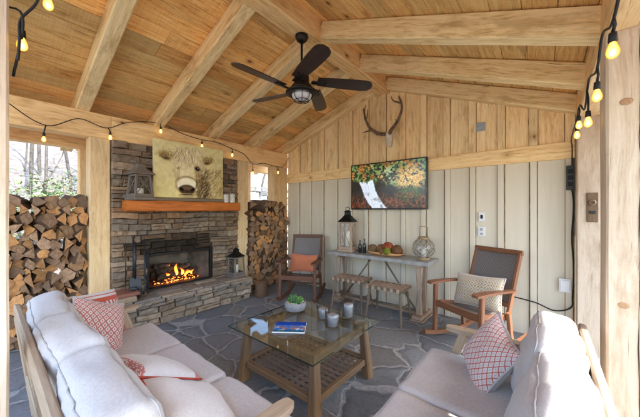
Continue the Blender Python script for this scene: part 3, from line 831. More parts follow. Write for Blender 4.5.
# ---- firewood
def log_mesh(name, kind, L=.42):
    """unit split log, cross section about 1 x 1, length along X, cut face at x=0"""
    mb = MB(); n = {'wedge':random.choice((3,3,4)), 'block':random.choice((4,4,5)), 'round':11}[kind]
    if kind == 'round': ang = [2*math.pi*k/n for k in range(n)]; rad = [.49*rnd(.92,1.05) for _ in range(n)]
    else:
        ang = sorted(2*math.pi*(k+rnd(-.22,.22))/n for k in range(n)); rad = [rnd(.43,.64) for _ in range(n)]
    pts = []
    for k in range(n):
        a0, a1 = (ang[k], rad[k]), (ang[(k+1)%n]+(2*math.pi if k == n-1 else 0), rad[(k+1)%n])
        p, q = V(math.cos(a0[0])*a0[1], math.sin(a0[0])*a0[1], 0), V(math.cos(a1[0])*a1[1], math.sin(a1[0])*a1[1], 0)
        m = 1 if kind == 'round' else 3
        for j in range(m):
            w = p.lerp(q, j/m); 
            if kind != 'round' and j: w *= 1+rnd(-.07,.12)
            pts.append(w)
    N = len(pts); segs = 4; vs = []
    for s_ in range(segs+1):
        x = -L*s_/segs; j = .03 if 0 < s_ else .012
        for p in pts: vs.append(V(x+(rnd(-.006,.006) if s_ in (0,segs) else 0), p.x*(1+rnd(-j,j)), p.y*(1+rnd(-j,j))))
    vs.append(V(.002,0,0)); vs.append(V(-L,0,0))
    fs = []; uv = []
    for s_ in range(segs):
        for k in range(N):
            l = (k+1)%N; fs.append((s_*N+k, (s_+1)*N+k, (s_+1)*N+l, s_*N+l)); uv.append([(vs[i].x, math.atan2(vs[i].z, vs[i].y)*.1) for i in fs[-1]])
    mb.add(vs, fs, uv, (1,1,1), 1, kind == 'round')
    o = len(vs)
    mb2f = []; uv2 = []
    for k in range(N): mb2f.append((k, (k+1)%N, segs*N+N)); mb2f.append(((segs*N)+(k+1)%N, segs*N+k, segs*N+N+1))
    for f in mb2f: uv2.append([(vs[i].y, vs[i].z) for i in f])
    mb.add([tuple(v) for v in vs], mb2f, uv2, (1,1,1), 0)
    return mb
def cut_face(name, a, b):
    t = NT(name, .8, .15); oi = t.n('ShaderNodeObjectInfo').outputs['Random']
    uv = t.coord('UV', (1,1,1), (.35,.3,0)); ln = t.n('ShaderNodeVectorMath', operation='LENGTH'); t.l(uv, ln.inputs[0])
    n = t.noise(t.coord('UV'), 4, 5, .6)
    ring = t.math('SINE', t.math('ADD', t.math('MULTIPLY', ln.outputs['Value'], 55), t.math('MULTIPLY', n, 9)))
    f = t.math('ADD', t.math('MULTIPLY', t.rng(ring,-1,1), .14), t.math('MULTIPLY', n, .86))
    c = t.mix(t.rng(f,.25,.75), a, b); c = t.mix(t.math('MULTIPLY', t.math('POWER', oi, 1.6), .8), c, (.11,.072,.048))
    c = t.mix(t.rng(t.noise(t.coord('Object',(1,1,1)), 22, 4), .55, .75, 0, .6), c, (.12,.09,.065))
    t.color(c); t.bump(f, .5, .01); return t.m
M['cutO'] = cut_face('fresh_cut_wood', (.38,.17,.06), (.72,.39,.16))
M['cutG'] = cut_face('weathered_cut_wood', (.19,.105,.06), (.48,.31,.185))
t = NT('bark', .9, .1); n = t.noise(t.coord('Object', (2,8,8)), 9, 6, .7); oi = t.n('ShaderNodeObjectInfo').outputs['Random']
c = t.ramp(n, [(.3,(.05,.032,.022)),(.55,(.14,.088,.058)),(.75,(.28,.205,.15))]); c = t.mix(t.math('MULTIPLY', oi, .4), c, (.30,.17,.08)); t.color(c); t.bump(n, .8, .02); M['bark'] = t.m
variants = []
for k in range(14):
    kind = 'wedge' if k < 5 else 'block' if k < 10 else 'round'
    fresh = k % 2 == 0
    o = log_mesh('x', kind).build('firewood_log', [M['cutO'] if fresh else M['cutG'], M['bark']])
    variants.append((kind, fresh, o.data)); D.objects.remove(o)
def stack(y0, y1, z1, sz, xf, group, where, pr, jx=.05, tall=.82, asp=1.0):
    z = 0.0; row = 0
    while z < z1:
        y = y0+rnd(-.03,.02); hrow = sz*tall*rnd(.92,1.08)
        while y < y1-sz*.3:
            kind, fresh, me = variants[random.choices(range(14), weights=[pr[0]]*5+[pr[1]]*5+[pr[2]]*4)[0]]
            w = sz*rnd(.62,1.05)*asp if kind != 'round' else sz*rnd(.7,.95)*asp
            if y+w > y1-.01: w = max(sz*.55, y1-y)
            if y+w > y1+.01: break
            zc = z+hrow/2+rnd(-.012,.012)
            if z+hrow > z1 and random.random() < .35: y += w; continue
            o = D.objects.new('firewood_log', me); COL.objects.link(o)
            hz_ = hrow*(1.32 if kind != 'round' else 1.12)
            if kind == 'round': w = min(w, hz_*1.15)
            o.location = (xf+rnd(-jx, jx), y+w/2, max(zc, hz_*.5)); o.scale = (1, w*(1.27 if kind != 'round' else 1.18), hz_*(1.08 if kind != 'round' else 1))
            o.rotation_euler = (rnd(-.45,.45)+(math.pi if random.random() < .5 else 0), rnd(-.14,.14), rnd(-.38,.38))
            lab = f"{'round' if kind == 'round' else 'split'} {'orange-faced' if fresh else 'weathered grey'} log {where}"
            tag(o, lab, 'firewood log', group); y += w*.99
        z += hrow*.93; row += 1
stack(-4.22, -3.34, 1.57, .119, -.06, 'split logs stacked in the large left bay', 'in the tall stack left of the fireplace', (3.4,2.6,.4), .085, .86, .95)
stack(-1.04, -.05, 1.56, .108, .06, 'small logs stacked in the narrow bay', 'in the narrow stack right of the fireplace', (1.4,1.4,1.6), .035, .92, 1.35)

print('LOGS', sum(o.name.startswith('firewood_log') for o in D.objects))
# stump
mb = MB(); prof = [(.001,0),(.105,0),(.11,.02),(.10,.12),(.102,.225),(.095,.235)]
lathe(mb, prof, 18, mat=1, jit=.05); lathe(mb, [(.095,.235),(.001,.237)], 18, mat=0)
o = mb.build('log_stump', [M['cutG'], M['bark']]); o.location = (.44,-1.08,0); tag(o, 'short upright log stump on the floor beside the hearth end', 'log stump')

# ------------------------------------------------------------------ things on the mantel
def lin(c): return tuple((x/12.92 if x <= .04045 else ((x+.055)/1.055)**2.4) for x in c)
def fbm(h, w, sc, seed, octs=5):
    r = np.random.RandomState(seed); out = np.zeros((h, w)); amp = 1; tot = 0
    for o in range(octs):
        gh_, gw_ = int(sc*2**o)+3, int(sc*2**o*w/h)+3; g = r.rand(gh_, gw_)
        yy = np.linspace(0, gh_-2.001, h); xx = np.linspace(0, gw_-2.001, w)
        yi, xi = yy.astype(int), xx.astype(int); fy, fx = (yy-yi)[:,None], (xx-xi)[None,:]
        fy = fy*fy*(3-2*fy); fx = fx*fx*(3-2*fx)
        a = g[yi][:,xi]*(1-fx)+g[yi][:,xi+1]*fx; b = g[yi+1][:,xi]*(1-fx)+g[yi+1][:,xi+1]*fx
        out += amp*(a*(1-fy)+b*fy); tot += amp; amp *= .55
    return out/tot
def picture(name, img, w, h, mat, parent, loc=(0,0,0)):
    """img (H,W,3) row 0 = top; vertical sheet in the local XZ plane facing -Y, bottom-left at loc"""
    H_, W_ = img.shape[:2]; me = D.meshes.new(name)
    xs_ = np.linspace(0, w, W_); zs = np.linspace(h, 0, H_)
    vs = [(loc[0]+x, loc[1], loc[2]+z) for z in zs for x in xs_]
    fs = [(j*W_+i, (j+1)*W_+i, (j+1)*W_+i+1, j*W_+i+1) for j in range(H_-1) for i in range(W_-1)]
    me.from_pydata(vs, [], fs); ca = me.color_attributes.new('picture', 'FLOAT_COLOR', 'POINT')
    im = np.clip(img, 0, 1); im = np.where(im <= .04045, im/12.92, ((im+.055)/1.055)**2.4)
    ca.data.foreach_set('color', np.concatenate([im, np.ones((H_,W_,1))], 2).ravel().astype(np.float32))
    me.materials.append(mat); o = D.objects.new(name, me); COL.objects.link(o); o.parent = parent; return o
def blob(H_, W_, cx, cy, rx, ry, soft=.25, rot=0):
    y, x = np.mgrid[0:H_, 0:W_]; x = x/W_-cx; y = (y/H_-cy)*(H_/W_); c, s = math.cos(rot), math.sin(rot)
    xr, yr = x*c+y*s, -x*s+y*c; d = np.sqrt((xr/rx)**2+(yr/ry)**2); return np.clip((1-d)/soft+.5, 0, 1)
def lay(img, m, col): return img*(1-m[...,None])+np.array(col)*m[...,None]
def strokes(img, n, region, ang, L, w, cols, seed):
    r = np.random.RandomState(seed); H_, W_ = img.shape[:2]; yy, xx = np.mgrid[0:H_, 0:W_]
    for k in range(n):
        x, y = region(r); a = ang(x, y)+r.randn()*.25; col = cols[r.randint(len(cols))]
        x0, y0 = x*W_, y*H_; l = L*W_*r.uniform(.5,1.3); curv = r.randn()*.4
        for s_ in range(int(l)):
            px = int(x0+math.cos(a+curv*s_/l)*s_); py = int(y0+math.sin(a+curv*s_/l)*s_)
            if 0 <= px < W_-1 and 0 <= py < H_-1:
                al = .55*(1-s_/l*.6); img[py, px] = img[py, px]*(1-al)+np.array(col)*al
                if w > 1: img[py, px+1] = img[py, px+1]*(1-al*.6)+np.array(col)*al*.6
    return img
def cow():
    H_, W_ = 240, 310; img = np.ones((H_, W_, 3))*np.array((.90,.85,.62)); f = fbm(H_, W_, 3, 3); f2 = fbm(H_,W_,18,8)
    img *= (.88+.2*f)[...,None]; yy = np.mgrid[0:H_,0:W_][0]/H_; img = lay(img, np.clip((yy-.6)*.8,0,.3), (.76,.68,.40))
    dk, md, lt, hi = (.20,.14,.08), (.48,.37,.20), (.86,.79,.56), (.96,.93,.80)
    # neck and shoulder: long dark tufts on the right
    img = lay(img, blob(H_,W_,.84,.86,.30,.30,.9)*.55, (.66,.56,.34)); img = lay(img, blob(H_,W_,.68,.82,.085,.26,.9)*.85, (.25,.19,.12))
    img = strokes(img, 900, lambda r: (r.uniform(.64,1.0), r.uniform(.40,1.0)), lambda x,y: 2.1+(x-.7)*1.2, .07, 2, [hi, lt, md, dk, (.34,.26,.15)], 2)
    # face, close to the paper colour, with a soft brown outline on the left
    for cy, rx in ((.30,.18),(.40,.19),(.50,.185),(.60,.17),(.70,.16),(.80,.155)): img = lay(img, blob(H_,W_,.445,cy,rx+.012,.075,.25)*.45, md)
    for cy, rx in ((.30,.18),(.40,.19),(.50,.185),(.60,.17),(.70,.16),(.80,.155)): img = lay(img, blob(H_,W_,.45,cy,rx,.075,.3)*.95, (.89,.84,.66))
    img = lay(img, blob(H_,W_,.585,.58,.035,.13,.9)*.7, md); img = lay(img, blob(H_,W_,.315,.58,.018,.14,.9)*.45, md)
    for cx, cy, r_, sx in ((.15,.27,.30,-1),(.73,.27,-.35,1)):
        img = lay(img, blob(H_,W_,cx,cy,.085,.050,.8,r_)*.8, (.58,.44,.21)); img = lay(img, blob(H_,W_,cx+sx*.01,cy+.02,.055,.028,.8,r_)*.9, (.17,.10,.04))
        img = strokes(img, 420, lambda q, cx=cx, cy=cy: (cx+q.randn()*.045, cy-.05+q.randn()*.028), lambda x,y, cx=cx, sx=sx: 1.57-(x-cx)*7*1.0, .055, 1, [(.36,.23,.10),(.66,.50,.24),(.90,.82,.55),dk,lt], 4)
    # forelock falling between the ears
    img = strokes(img, 900, lambda r: (r.uniform(.27,.64), r.uniform(.06,.34)), lambda x,y: 1.57+(.455-x)*2.6, .13, 2, [hi, hi, hi, lt, (.70,.58,.34), md], 1)
    img = strokes(img, 300, lambda r: (r.uniform(.30,.60), r.uniform(.44,.64)), lambda x,y: 1.57, .04, 1, [lt, hi, hi, (.78,.69,.48)], 6)
    # eyes: the right one clear, the left one half under the hair
    img = lay(img, blob(H_,W_,.585,.435,.050,.034,.7,.35)*.8, (.38,.27,.15)); img = lay(img, blob(H_,W_,.585,.44,.030,.022,.4,.3), (.05,.03,.02)); img = lay(img, blob(H_,W_,.592,.432,.006,.005,.6), (.95,.93,.85))
    img = lay(img, blob(H_,W_,.315,.455,.030,.018,.7,-.3)*.8, (.25,.17,.10))
    img = strokes(img, 70, lambda r: (r.uniform(.28,.36), r.uniform(.36,.44)), lambda x,y: 1.57, .07, 1, [hi, lt], 12)
    # muzzle
    img = lay(img, blob(H_,W_,.435,.745,.155,.115,.25)*.9, md); img = lay(img, blob(H_,W_,.435,.755,.145,.105,.25), (.95,.92,.80))
    img = lay(img, blob(H_,W_,.435,.845,.115,.070,.3), (.27,.20,.14)); img = lay(img, blob(H_,W_,.435,.815,.075,.026,.7)*.5, (.55,.47,.37))
    for cx, rr in ((.355,.5),(.515,-.5)): img = lay(img, blob(H_,W_,cx,.838,.034,.018,.5,rr), (.05,.03,.02))
    img = lay(img, blob(H_,W_,.435,.905,.010,.030,.6)*.8, (.10,.07,.05)); img = lay(img, blob(H_,W_,.435,.955,.105,.035,.5)*.9, (.70,.62,.44)); img = lay(img, blob(H_,W_,.435,.935,.085,.008,.7)*.8, (.12,.08,.05))
    img = strokes(img, 260, lambda r: (r.uniform(.57,.66), r.uniform(.60,1.0)), lambda x,y: 1.9, .06, 2, [dk, md, (.12,.08,.05), lt], 7)
    return img*(.92+.16*f2)[...,None]
t = NT('canvas_print', .8, .15); a = t.n('ShaderNodeAttribute', attribute_name='picture'); n = t.noise(t.coord('Object'), 300, 2)
t.color(a.outputs[0]); t.bump(n, .1, .002); M['canvas'] = t.m
pt = thing('cow_painting', 'large yellow-toned canvas picture of a shaggy cow, leaning above the mantel', 'painting', (.16, -2.70, 1.629), R(90))
# local x -> world +y ; local -y -> world +x
picture('canvas', cow(), 1.04, .80, M['canvas'], pt, (0, -.021, .055))
mb = MB(); cbox(mb, (.52,0,.455), (1.04,.038,.80), .003, None, (1,1,1)); mb.build('stretcher', simple('canvas_edge', (.70,.60,.38), .8), pt)
mb = MB(); cbox(mb, (.52,-.01,.026), (1.05,.075,.05), .006, None, (1,1,1)); mb.build('wooden_base', M['stool'], pt)

def lantern(name, label, loc, rz, w, h, mat, roofm, taper=1.0, cross=True, roof_h=.3, handle=True, candle_h=.4, legs=True, flare=1.25):
    t_ = thing(name, label, 'lantern', loc, rz)
    b = h*(1-roof_h); hw = w/2
    mb = MB(); cbox(mb, (0,0,.02), (w*1.1,w*1.1,.04), .006); cbox(mb, (0,0,.05), (w,w,.02), .004)
    mb.build('base', mat, t_)
    fr = MB(); th = w*.11; wt = hw*taper
    for sx in (-1,1):
        for sy in (-1,1): timber(fr, (sx*(hw-th/2),sy*(hw-th/2),.06), (sx*(wt-th/2),sy*(wt-th/2),b), th, th, .003, .0005)
    for z, hh in ((b-th/2, wt),(.06+th/2, hw)):
        for s_ in (-1,1):
            cbox(fr, (0, s_*(hh-th/2), z), (2*hh-2*th-.002, th*.9, th), .003); cbox(fr, (s_*(hh-th/2), 0, z), (th*.9, 2*hh-2*th-.002, th), .003)
    if cross:
        for s_ in (-1,1):
            for q in (-1,1):
                timber(fr, (-q*(hw-th), s_*(hw-th*.5), .06+th), (q*(wt-th), s_*(wt-th*.5), b-th), th*.35, th*.35, .001, 0, seg=9)
                timber(fr, (s_*(hw-th*.5), -q*(hw-th), .06+th), (s_*(wt-th*.5), q*(wt-th), b-th), th*.35, th*.35, .001, 0, seg=9)
    fr.build('frame', mat, t_)
    gl = MB(); g0 = hw-th*.7; g1 = wt-th*.7
    for k in range(4):
        a = k*math.pi/2; c, s_ = math.cos(a), math.sin(a); rt = lambda x,y,z: (x*c-y*s_, x*s_+y*c, z)
        gl.add([rt(-g0,g0,.07), rt(g0,g0,.07), rt(g1,g1,b-.01), rt(-g1,g1,b-.01)], [(0,1,2,3)])
    gl.build('glass_panes', M['glassC'], t_)
    rf = MB(); r0 = wt*flare; r1 = r0*.34; z0, z1, z2 = b, b+(h-b)*.5, b+(h-b)*.72
    def sq(r, z): return [(-r,-r,z),(r,-r,z),(r,r,z),(-r,r,z)]
    lv = [sq(r0,z0), sq(r0,z0+.012), sq(r0*.62,z0+(z1-z0)*.55), sq(r1,z1), sq(r1*.9,z2), sq(r1*1.2,z2+.008), sq(r1*.3,z2+.03)]
    vs = [p for l in lv for p in l]; fs = [(3,2,1,0)]
    for i in range(len(lv)-1):
        for k in range(4): l = (k+1)%4; fs.append((i*4+k, i*4+l, (i+1)*4+l, (i+1)*4+k))
    fs.append(tuple((len(lv)-1)*4+k for k in range(4))); rf.add(vs, fs)
    rf.build('lantern_roof', roofm, t_)
    if handle:
        hd = MB(); rr = (h-z2)*.55; tube(hd, [(rr*math.cos(a), 0, z2+.02+rr*.8+rr*math.sin(a)) for a in [k*math.pi/8 for k in range(16)]], .005, 6, closed=True); hd.build('ring_handle', roofm, t_)
    cd = MB(); lathe(cd, [(.0,.062),(w*.17,.062),(w*.17,.06+b*candle_h),(w*.15,.065+b*candle_h),(.0,.055+b*candle_h)], 20); cd.build('candle', M['candle'], t_)
    return t_
lantern('lantern', 'grey wooden lantern with pyramid roof standing at the left end of the mantel', (.165,-2.855,1.63), R(8), .235, .53, M['greyw'], M['greyw'], .80, True, .36, True, .28, flare=1.38)
for k, (y, r, h) in enumerate(((-1.60,.047,.14),(-1.485,.05,.15))):
    mb = MB(); lathe(mb, [(0,0),(r,0),(r*1.02,h*.05),(r,h*.9),(r*.9,h),(0,h)], 20)
    c_ = thing('canister', ('pale speckled canister on the mantel, right beside the cow picture', 'pale speckled canister at the far right end of the mantel')[k], 'canister', (.17,y,1.63))
    mb.build('canister_body', M['birch'], c_); l = MB(); lathe(l, [(r*.98,h*.90),(r*1.06,h*.91),(r*1.06,h*1.0),(r*.7,h*1.05),(0,h*1.05)], 20); l.build('lid', M['galv'], c_)

# hearth lantern
lantern('lantern', 'rustic wood and metal lantern with a white candle on the right end of the hearth', (.20,-1.42,HZ+.022), R(4), .215, .50, M['greyw'], M['dark'], .9, False, .32, True, .42, flare=1.1)

# fire tools
ft = thing('fireplace_tools', 'black iron fireplace tool set standing on the hearth left of the fire', 'fireplace tools', (.155,-2.93,HZ+.022))
mb = MB(); lathe(mb, [(0,0),(.085,0),(.085,.012),(.02,.022),(.012,.05)], 20); tube(mb, [(0,0,.02),(0,0,.76)], .010, 8); tube(mb, [(0,-.11,.70),(0,.14,.70)], .007, 6); lathe(mb, [(0,.76),(.018,.77),(.02,.79),(0,.81)], 12); mb.build('stand', M['iron'], ft)
mb = MB(); tube(mb, [(.02,-.09,.72),(.02,-.09,.20)], .007, 6); tube(mb, [(.02,-.09,.20),(.03,-.09,.06),(.06,-.07,.10)], .006, 6); mb.build('poker', M['iron'], ft)
mb = MB(); tube(mb, [(.02,.01,.72),(.02,.01,.24)], .020, 8); 
grid_surface(mb, lambda u,v: (.03+.03*math.sin(v*2), .01+(u-.5)*.13, .26-.22*v), 4, 6); grid_surface(mb, lambda u,v: (.034+.03*math.sin(v*2), .01+(.5-u)*.13, .26-.22*v), 4, 6); mb.build('shovel', M['iron'], ft)
mb = MB(); tube(mb, [(.02,.12,.76),(.02,.12,.28),(.03,.13,.10),(.05,.16,.02)], .007, 6); tube(mb, [(.02,.12,.74),(.02,.135,.28),(.03,.12,.10),(.05,.10,.03)], .006, 6); mb.build('tongs', M['iron'], ft)
mb = MB(); lathe(mb, [(0,0),(.058,.0),(.068,.05),(.055,.10),(.02,.115),(0,.115)], 18, c=(.085,-.02,0)); tube(mb, [(.085,-.08,.09),(.085,-.06,.15),(.085,.02,.15),(.085,.04,.09)], .004, 6); mb.build('kindling_pot', M['iron'], ft)

# ------------------------------------------------------------------ television
def falls():
    H_, W_ = 150, 254; a = fbm(H_,W_,9,11,6); b = fbm(H_,W_,22,12,4); c = fbm(H_,W_,4,13,4); d = fbm(H_,W_,40,14,2)
    yy, xx = np.mgrid[0:H_,0:W_]; X = xx/W_; Y = yy/H_; sg = lambda v, k: np.clip(v*k+.5, 0, 1)
    img = np.zeros((H_,W_,3))+np.array((.10,.095,.085)); img *= (.4+1.3*a)[...,None]
    fol = np.zeros((H_,W_,3))+np.array((.15,.24,.12)); fol = lay(fol, sg(b-.50,9), (.36,.48,.24)); fol = lay(fol, sg(d-.62,14)*.8, (.60,.62,.46))
    warm = sg(a-.56+.22*np.clip(.42-X,-.3,.4)+.2*np.clip(.3-Y,-.2,.3),10); fol = lay(fol, warm*sg(b-.46,8)*.9, (.56,.32,.16)); fol = lay(fol, sg(.43-b,10)*.75, (.07,.08,.06))
    fol = lay(fol, warm*sg(d-.58,12)*.7, (.80,.58,.26))
    up = sg(.44-Y+.30*(c-.5)+.10*(X>.5), 9); img = lay(img, up, (0,0,0))+fol*up[...,None]
    m = blob(H_,W_,.82,.40,.17,.17,.7)*sg(b-.45,9); img = lay(img, m*.9, (.78,.58,.28)); m = blob(H_,W_,.82,.42,.15,.14,.7)*sg(d-.55,10); img = lay(img, m*.8, (.90,.78,.48))
    m = blob(H_,W_,.80,.70,.15,.09,.6)*sg(a-.40,9); img = lay(img, m*.85, (.14,.25,.10)); m = blob(H_,W_,.80,.68,.13,.07,.7)*sg(d-.55,10); img = lay(img, m*.6, (.34,.44,.16))
    m = blob(H_,W_,.52,.27,.12,.09,.8)*sg(b-.5,9); img = lay(img, m*.8, (.72,.74,.60))
    low = sg(Y-.68+.2*(c-.5),9); img = lay(img, low*sg(b-.52,8)*(X>.45)*.7, (.42,.24,.14)); img = lay(img, low*sg(b-.5,8)*(X<.22)*.8, (.36,.16,.11)); img = lay(img, low*sg(d-.62,12)*.6, (.62,.36,.20))
    t_ = np.clip((Y-.40)/.6,0,1); le = .115+.12*t_+.07*t_**3; re = .34+.06*t_+.13*t_**2.2
    u_ = (X-le)/(re-le); fi = np.random.RandomState(9); tex = np.zeros((H_,W_)); st = fbm(4,200,30,22,3)[1]
    for j in range(H_): tex[j] = np.interp(u_[j]+.02*math.sin(j*.15), np.linspace(0,1,200), st)
    m = sg(np.minimum(u_,1-u_)*(re-le)-.008+.02*(b-.5),60)*sg(Y-.42+.10*np.abs(u_-.4)+.10*(b-.5),30); img = lay(img, m*np.clip(.35+tex*1.1,0,1), (.84,.88,.93)); img = lay(img, m*np.clip((.48-tex)*4,0,1)*.40, (.50,.56,.64)); img = lay(img, m*np.clip((a-.60)*9,0,1)*.5*(Y>.55), (.32,.34,.36))
    g_ = img.mean(2, keepdims=True); wf = m[...,None]; img = img*wf+(g_+(img-g_)*1.05)*.95*(1-wf)
    return img
tvt = thing('television', 'flat television on the painted wall showing a waterfall in an autumn wood', 'television', (1.68,-.075,1.515), 0)
t = NT('screen_picture', .15, .5); a = t.n('ShaderNodeAttribute', attribute_name='picture'); t.color((.01,.01,.01)); t.l(a.outputs[0], t.b.inputs['Emission Color']); t.b.inputs['Emission Strength'].default_value = .20
M['screen'] = t.m
picture('screen', falls(), 1.26, .725, M['screen'], tvt, (.02,-.031,.02))
mb = MB(); cbox(mb, (.65,.0,.3825), (1.30,.06,.765), .006); mb.build('television_case', simple('black_plastic', (.012,.012,.012), .3), tvt)
mb = MB(); cbox(mb, (.65,.048,.38), (.4,.04,.3), .004); mb.build('wall_bracket', M['dark'], tvt)

# antlers
an = thing('antler_mount', 'dark antlers on a small pale skull plate hung high on the gable wall', 'antlers', (2.36,-.045,2.50))
mb = MB(); grid_surface(mb, lambda u,v: ((u-.5)*(.15-.07*(1-v)), -.045*math.sin(math.pi*u)-.02*v, .02+.22*v), 8, 8); lathe(mb, [(0,.20),(.035,.21),(.04,.235),(.0,.26)], 12, c=(0,-.02,0)); mb.build('skull_plate', M['skull'], an)
def spl(pts, n=6):
    out = []; P_ = [Vector(p) for p in pts]
    for i in range(len(P_)-1):
        p0, p1, p2, p3 = P_[max(i-1,0)], P_[i], P_[i+1], P_[min(i+2,len(P_)-1)]
        for k in range(n):
            t_ = k/n; out.append(.5*((2*p1)+(-p0+p2)*t_+(2*p0-5*p1+4*p2-p3)*t_**2+(-p0+3*p1-3*p2+p3)*t_**3))
    return out+[P_[-1]]
def horn(pts, tines, name):
    mb = MB(); c = spl(pts); N = len(c); tube(mb, c, [.032*(1-.7*i/N) for i in range(N)], 8)
    for base, p1, p2 in tines:
        q = spl([c[int(base*(N-1))], p1, p2], 4); tube(mb, q, [.016*(1-.8*i/len(q)) for i in range(len(q))], 6)
    mb.build(name, M['antler'], an)
horn([(-.03,-.03,.22),(-.14,-.08,.24),(-.27,-.12,.34),(-.34,-.14,.48),(-.38,-.12,.60),(-.42,-.08,.70)], [(.35,(-.30,-.18,.28),(-.36,-.20,.26)),(.62,(-.28,-.20,.52),(-.26,-.22,.62)),(.8,(-.33,-.20,.62),(-.30,-.22,.70)),(.1,(-.10,-.14,.20),(-.13,-.20,.19))], 'antler')
horn([(.03,-.03,.22),(.08,-.08,.26),(.20,-.12,.36),(.27,-.14,.50),(.26,-.12,.62),(.20,-.08,.74)], [(.35,(.23,-.18,.33),(.20,-.22,.36)),(.62,(.30,-.20,.60),(.26,-.22,.70)),(.8,(.16,-.18,.66),(.13,-.20,.73)),(.1,(.08,-.14,.20),(.10,-.20,.20))], 'antler')

# plates, outlets, cord
def plate(name, label, cat, x, z, w, h, mat, y=-.012, d=.012):
    t_ = thing(name, label, cat, (x, y, z)); mb = MB(); cbox(mb, (0,0,0), (w,d,h), .003); mb.build('cover_plate', mat, t_); return t_
p = plate('light_switch', 'white double switch plate on the painted wall above the rocking chair', 'switch', 3.655, 1.415, .075, .12, M['white'])
mb = MB(); cbox(mb, (0,-.010,0), (.026,.01,.05), .002); mb.build('switch_toggle', M['dark'], p)
p = plate('wall_outlet', 'white power outlet just below the switch on the painted wall', 'outlet', 3.655, 1.22, .085, .125, M['white'])
mb = MB(); cbox(mb, (0,-.010,.028), (.034,.008,.03), .004); cbox(mb, (0,-.010,-.028), (.034,.008,.03), .004); mb.build('socket', simple('grey_socket', (.4,.4,.4), .4), p)
p = plate('junction_cover', 'small grey blank plate on the natural wood gable boards', 'cover plate', 3.64, 2.60, .11, .11, simple('grey_plate', (.33,.36,.38), .4, .4))
p = plate('outlet_box', 'white weatherproof outlet box low on the wall beside the corner post', 'outlet box', 4.47, .66, .10, .15, M['white'], -.03, .05)
mb = MB(); cbox(mb, (0,-.029,0), (.08,.012,.12), .004); mb.build('hinged_cover', M['white'], p)
p = plate('speaker_box', 'narrow black box on the wall at the right corner below the string lights', 'box', 4.515, 1.86, .065, .27, simple('black_plastic_box', (.015,.015,.015), .4), -.04, .06)
mb = MB()
for z in (-.07,0,.07): cbox(mb, (0,-.032,z), (.04,.006,.045), .003)
mb.build('socket', M['dark'], p)
mb = MB(); tube(mb, spl([(4.53,-.05,1.73),(4.545,-.03,1.55),(4.53,-.03,1.2),(4.545,-.03,.85),(4.535,-.03,.55),(4.52,-.04,.42),(4.38,-.05,.36),(4.2,-.06,.42),(3.9,-.06,.45),(3.7,-.05,.44)]), .008, 6)
tag(mb.build('power_cord', M['rubber']), 'black cord hanging from the black box down the right corner and along the wall', 'cord')
bo = thing('bottle_opener', 'small rusty bottle opener on a dark board screwed to the right corner post', 'bottle opener', (W+.115,-.208,1.38))
mb = MB(); cbox(mb, (0,0,.15), (.085,.016,.30), .004); mb.build('board', M['tablew'], bo)
mb = MB(); lathe(mb, [(.018,0),(.03,.004),(.03,.012),(.018,.014)], 16, M=Matrix.Translation((0,-.012,.20)) @ Matrix.Rotation(R(90),4,'X'))
mc = MB(); cbox(mc, (0,-.012,.10), (.05,.008,.03), .003); mc.build('screw_plate', M['iron'], bo)
mb.build('opener', simple('rusty_metal', (.28,.20,.12), .5, .5), bo)

# ------------------------------------------------------------------ string lights
M['bulb'] = None
t = NT('glowing_bulb'); e = t.n('ShaderNodeEmission'); lw = t.n('ShaderNodeLayerWeight'); lw.inputs[0].default_value = .35
c = t.ramp(lw.outputs['Facing'], [(0,(1,.95,.62)),(.10,(1,.72,.24)),(.4,(.9,.42,.05)),(.75,(.70,.26,.02)),(1,(.45,.15,.01))]); t.l(c, e.inputs[0]); e.inputs[1].default_value = 1.0; t.l(e.outputs[0], t.out.inputs[0]); M['bulb'] = t
BULB_E = e
M['bulb'] = t.m
def string(label, cable, drops, rootloc):
    t_ = thing('string_lights', label, 'string lights', rootloc)
    mb = MB(); tube(mb, spl(cable, 8), .0055, 6); mb.build('cable', M['rubber'], t_, world=True)
    for (a, b) in drops:   # a: point on the cable, b: top of the socket
        mb = MB(); a, b = Vector(a), Vector(b)
        tube(mb, [a, a.lerp(b,.5)+V(.004,0,0), b], .006, 6); lathe(mb, [(.005,.0),(.012,-.004),(.014,-.036),(.011,-.040),(0,-.040)], 12, c=b)
        so = mb.build('socket', M['rubber'], t_, world=True)
        bb = MB(); lathe(bb, [(.009,-.039),(.012,-.046),(.019,-.066),(.0205,-.078),(.018,-.090),(.010,-.099),(0,-.102)], 14, c=b)
        bo_ = bb.build('bulb', M['bulb'], so, world=True)
string('long string of amber bulbs draped along the beam above the fireplace', 
    [(2.30,-4.07,2.15),(2.36,-4.05,2.45),(1.6,-4.2,2.65),(.6,-4.15,2.62),(.12,-3.98,2.56),(.07,-3.72,2.43),(.05,-3.45,2.58),(.05,-3.19,2.53),(.05,-2.95,2.66),(.05,-2.57,2.74),(.05,-2.25,2.66),(.05,-1.95,2.63),(.04,-1.7,2.64),(.05,-1.4,2.58),(.05,-1.15,2.52),(.05,-.96,2.37),(.04,-.7,2.42),(.05,-.45,2.40),(.05,-.18,2.42),(.06,-.04,2.62)],
    [((.05,-3.73,2.43),(.05,-3.745,2.35)),((.04,-3.17,2.54),(.05,-3.15,2.49)),((.05,-2.57,2.74),(.05,-2.56,2.70)),((.05,-1.95,2.63),(.05,-1.95,2.60)),((.05,-1.4,2.58),(.05,-1.4,2.54)),((.05,-.96,2.37),(.05,-.96,2.27)),((.05,-.33,2.40),(.05,-.33,2.35))], (0,-2.5,2.4))
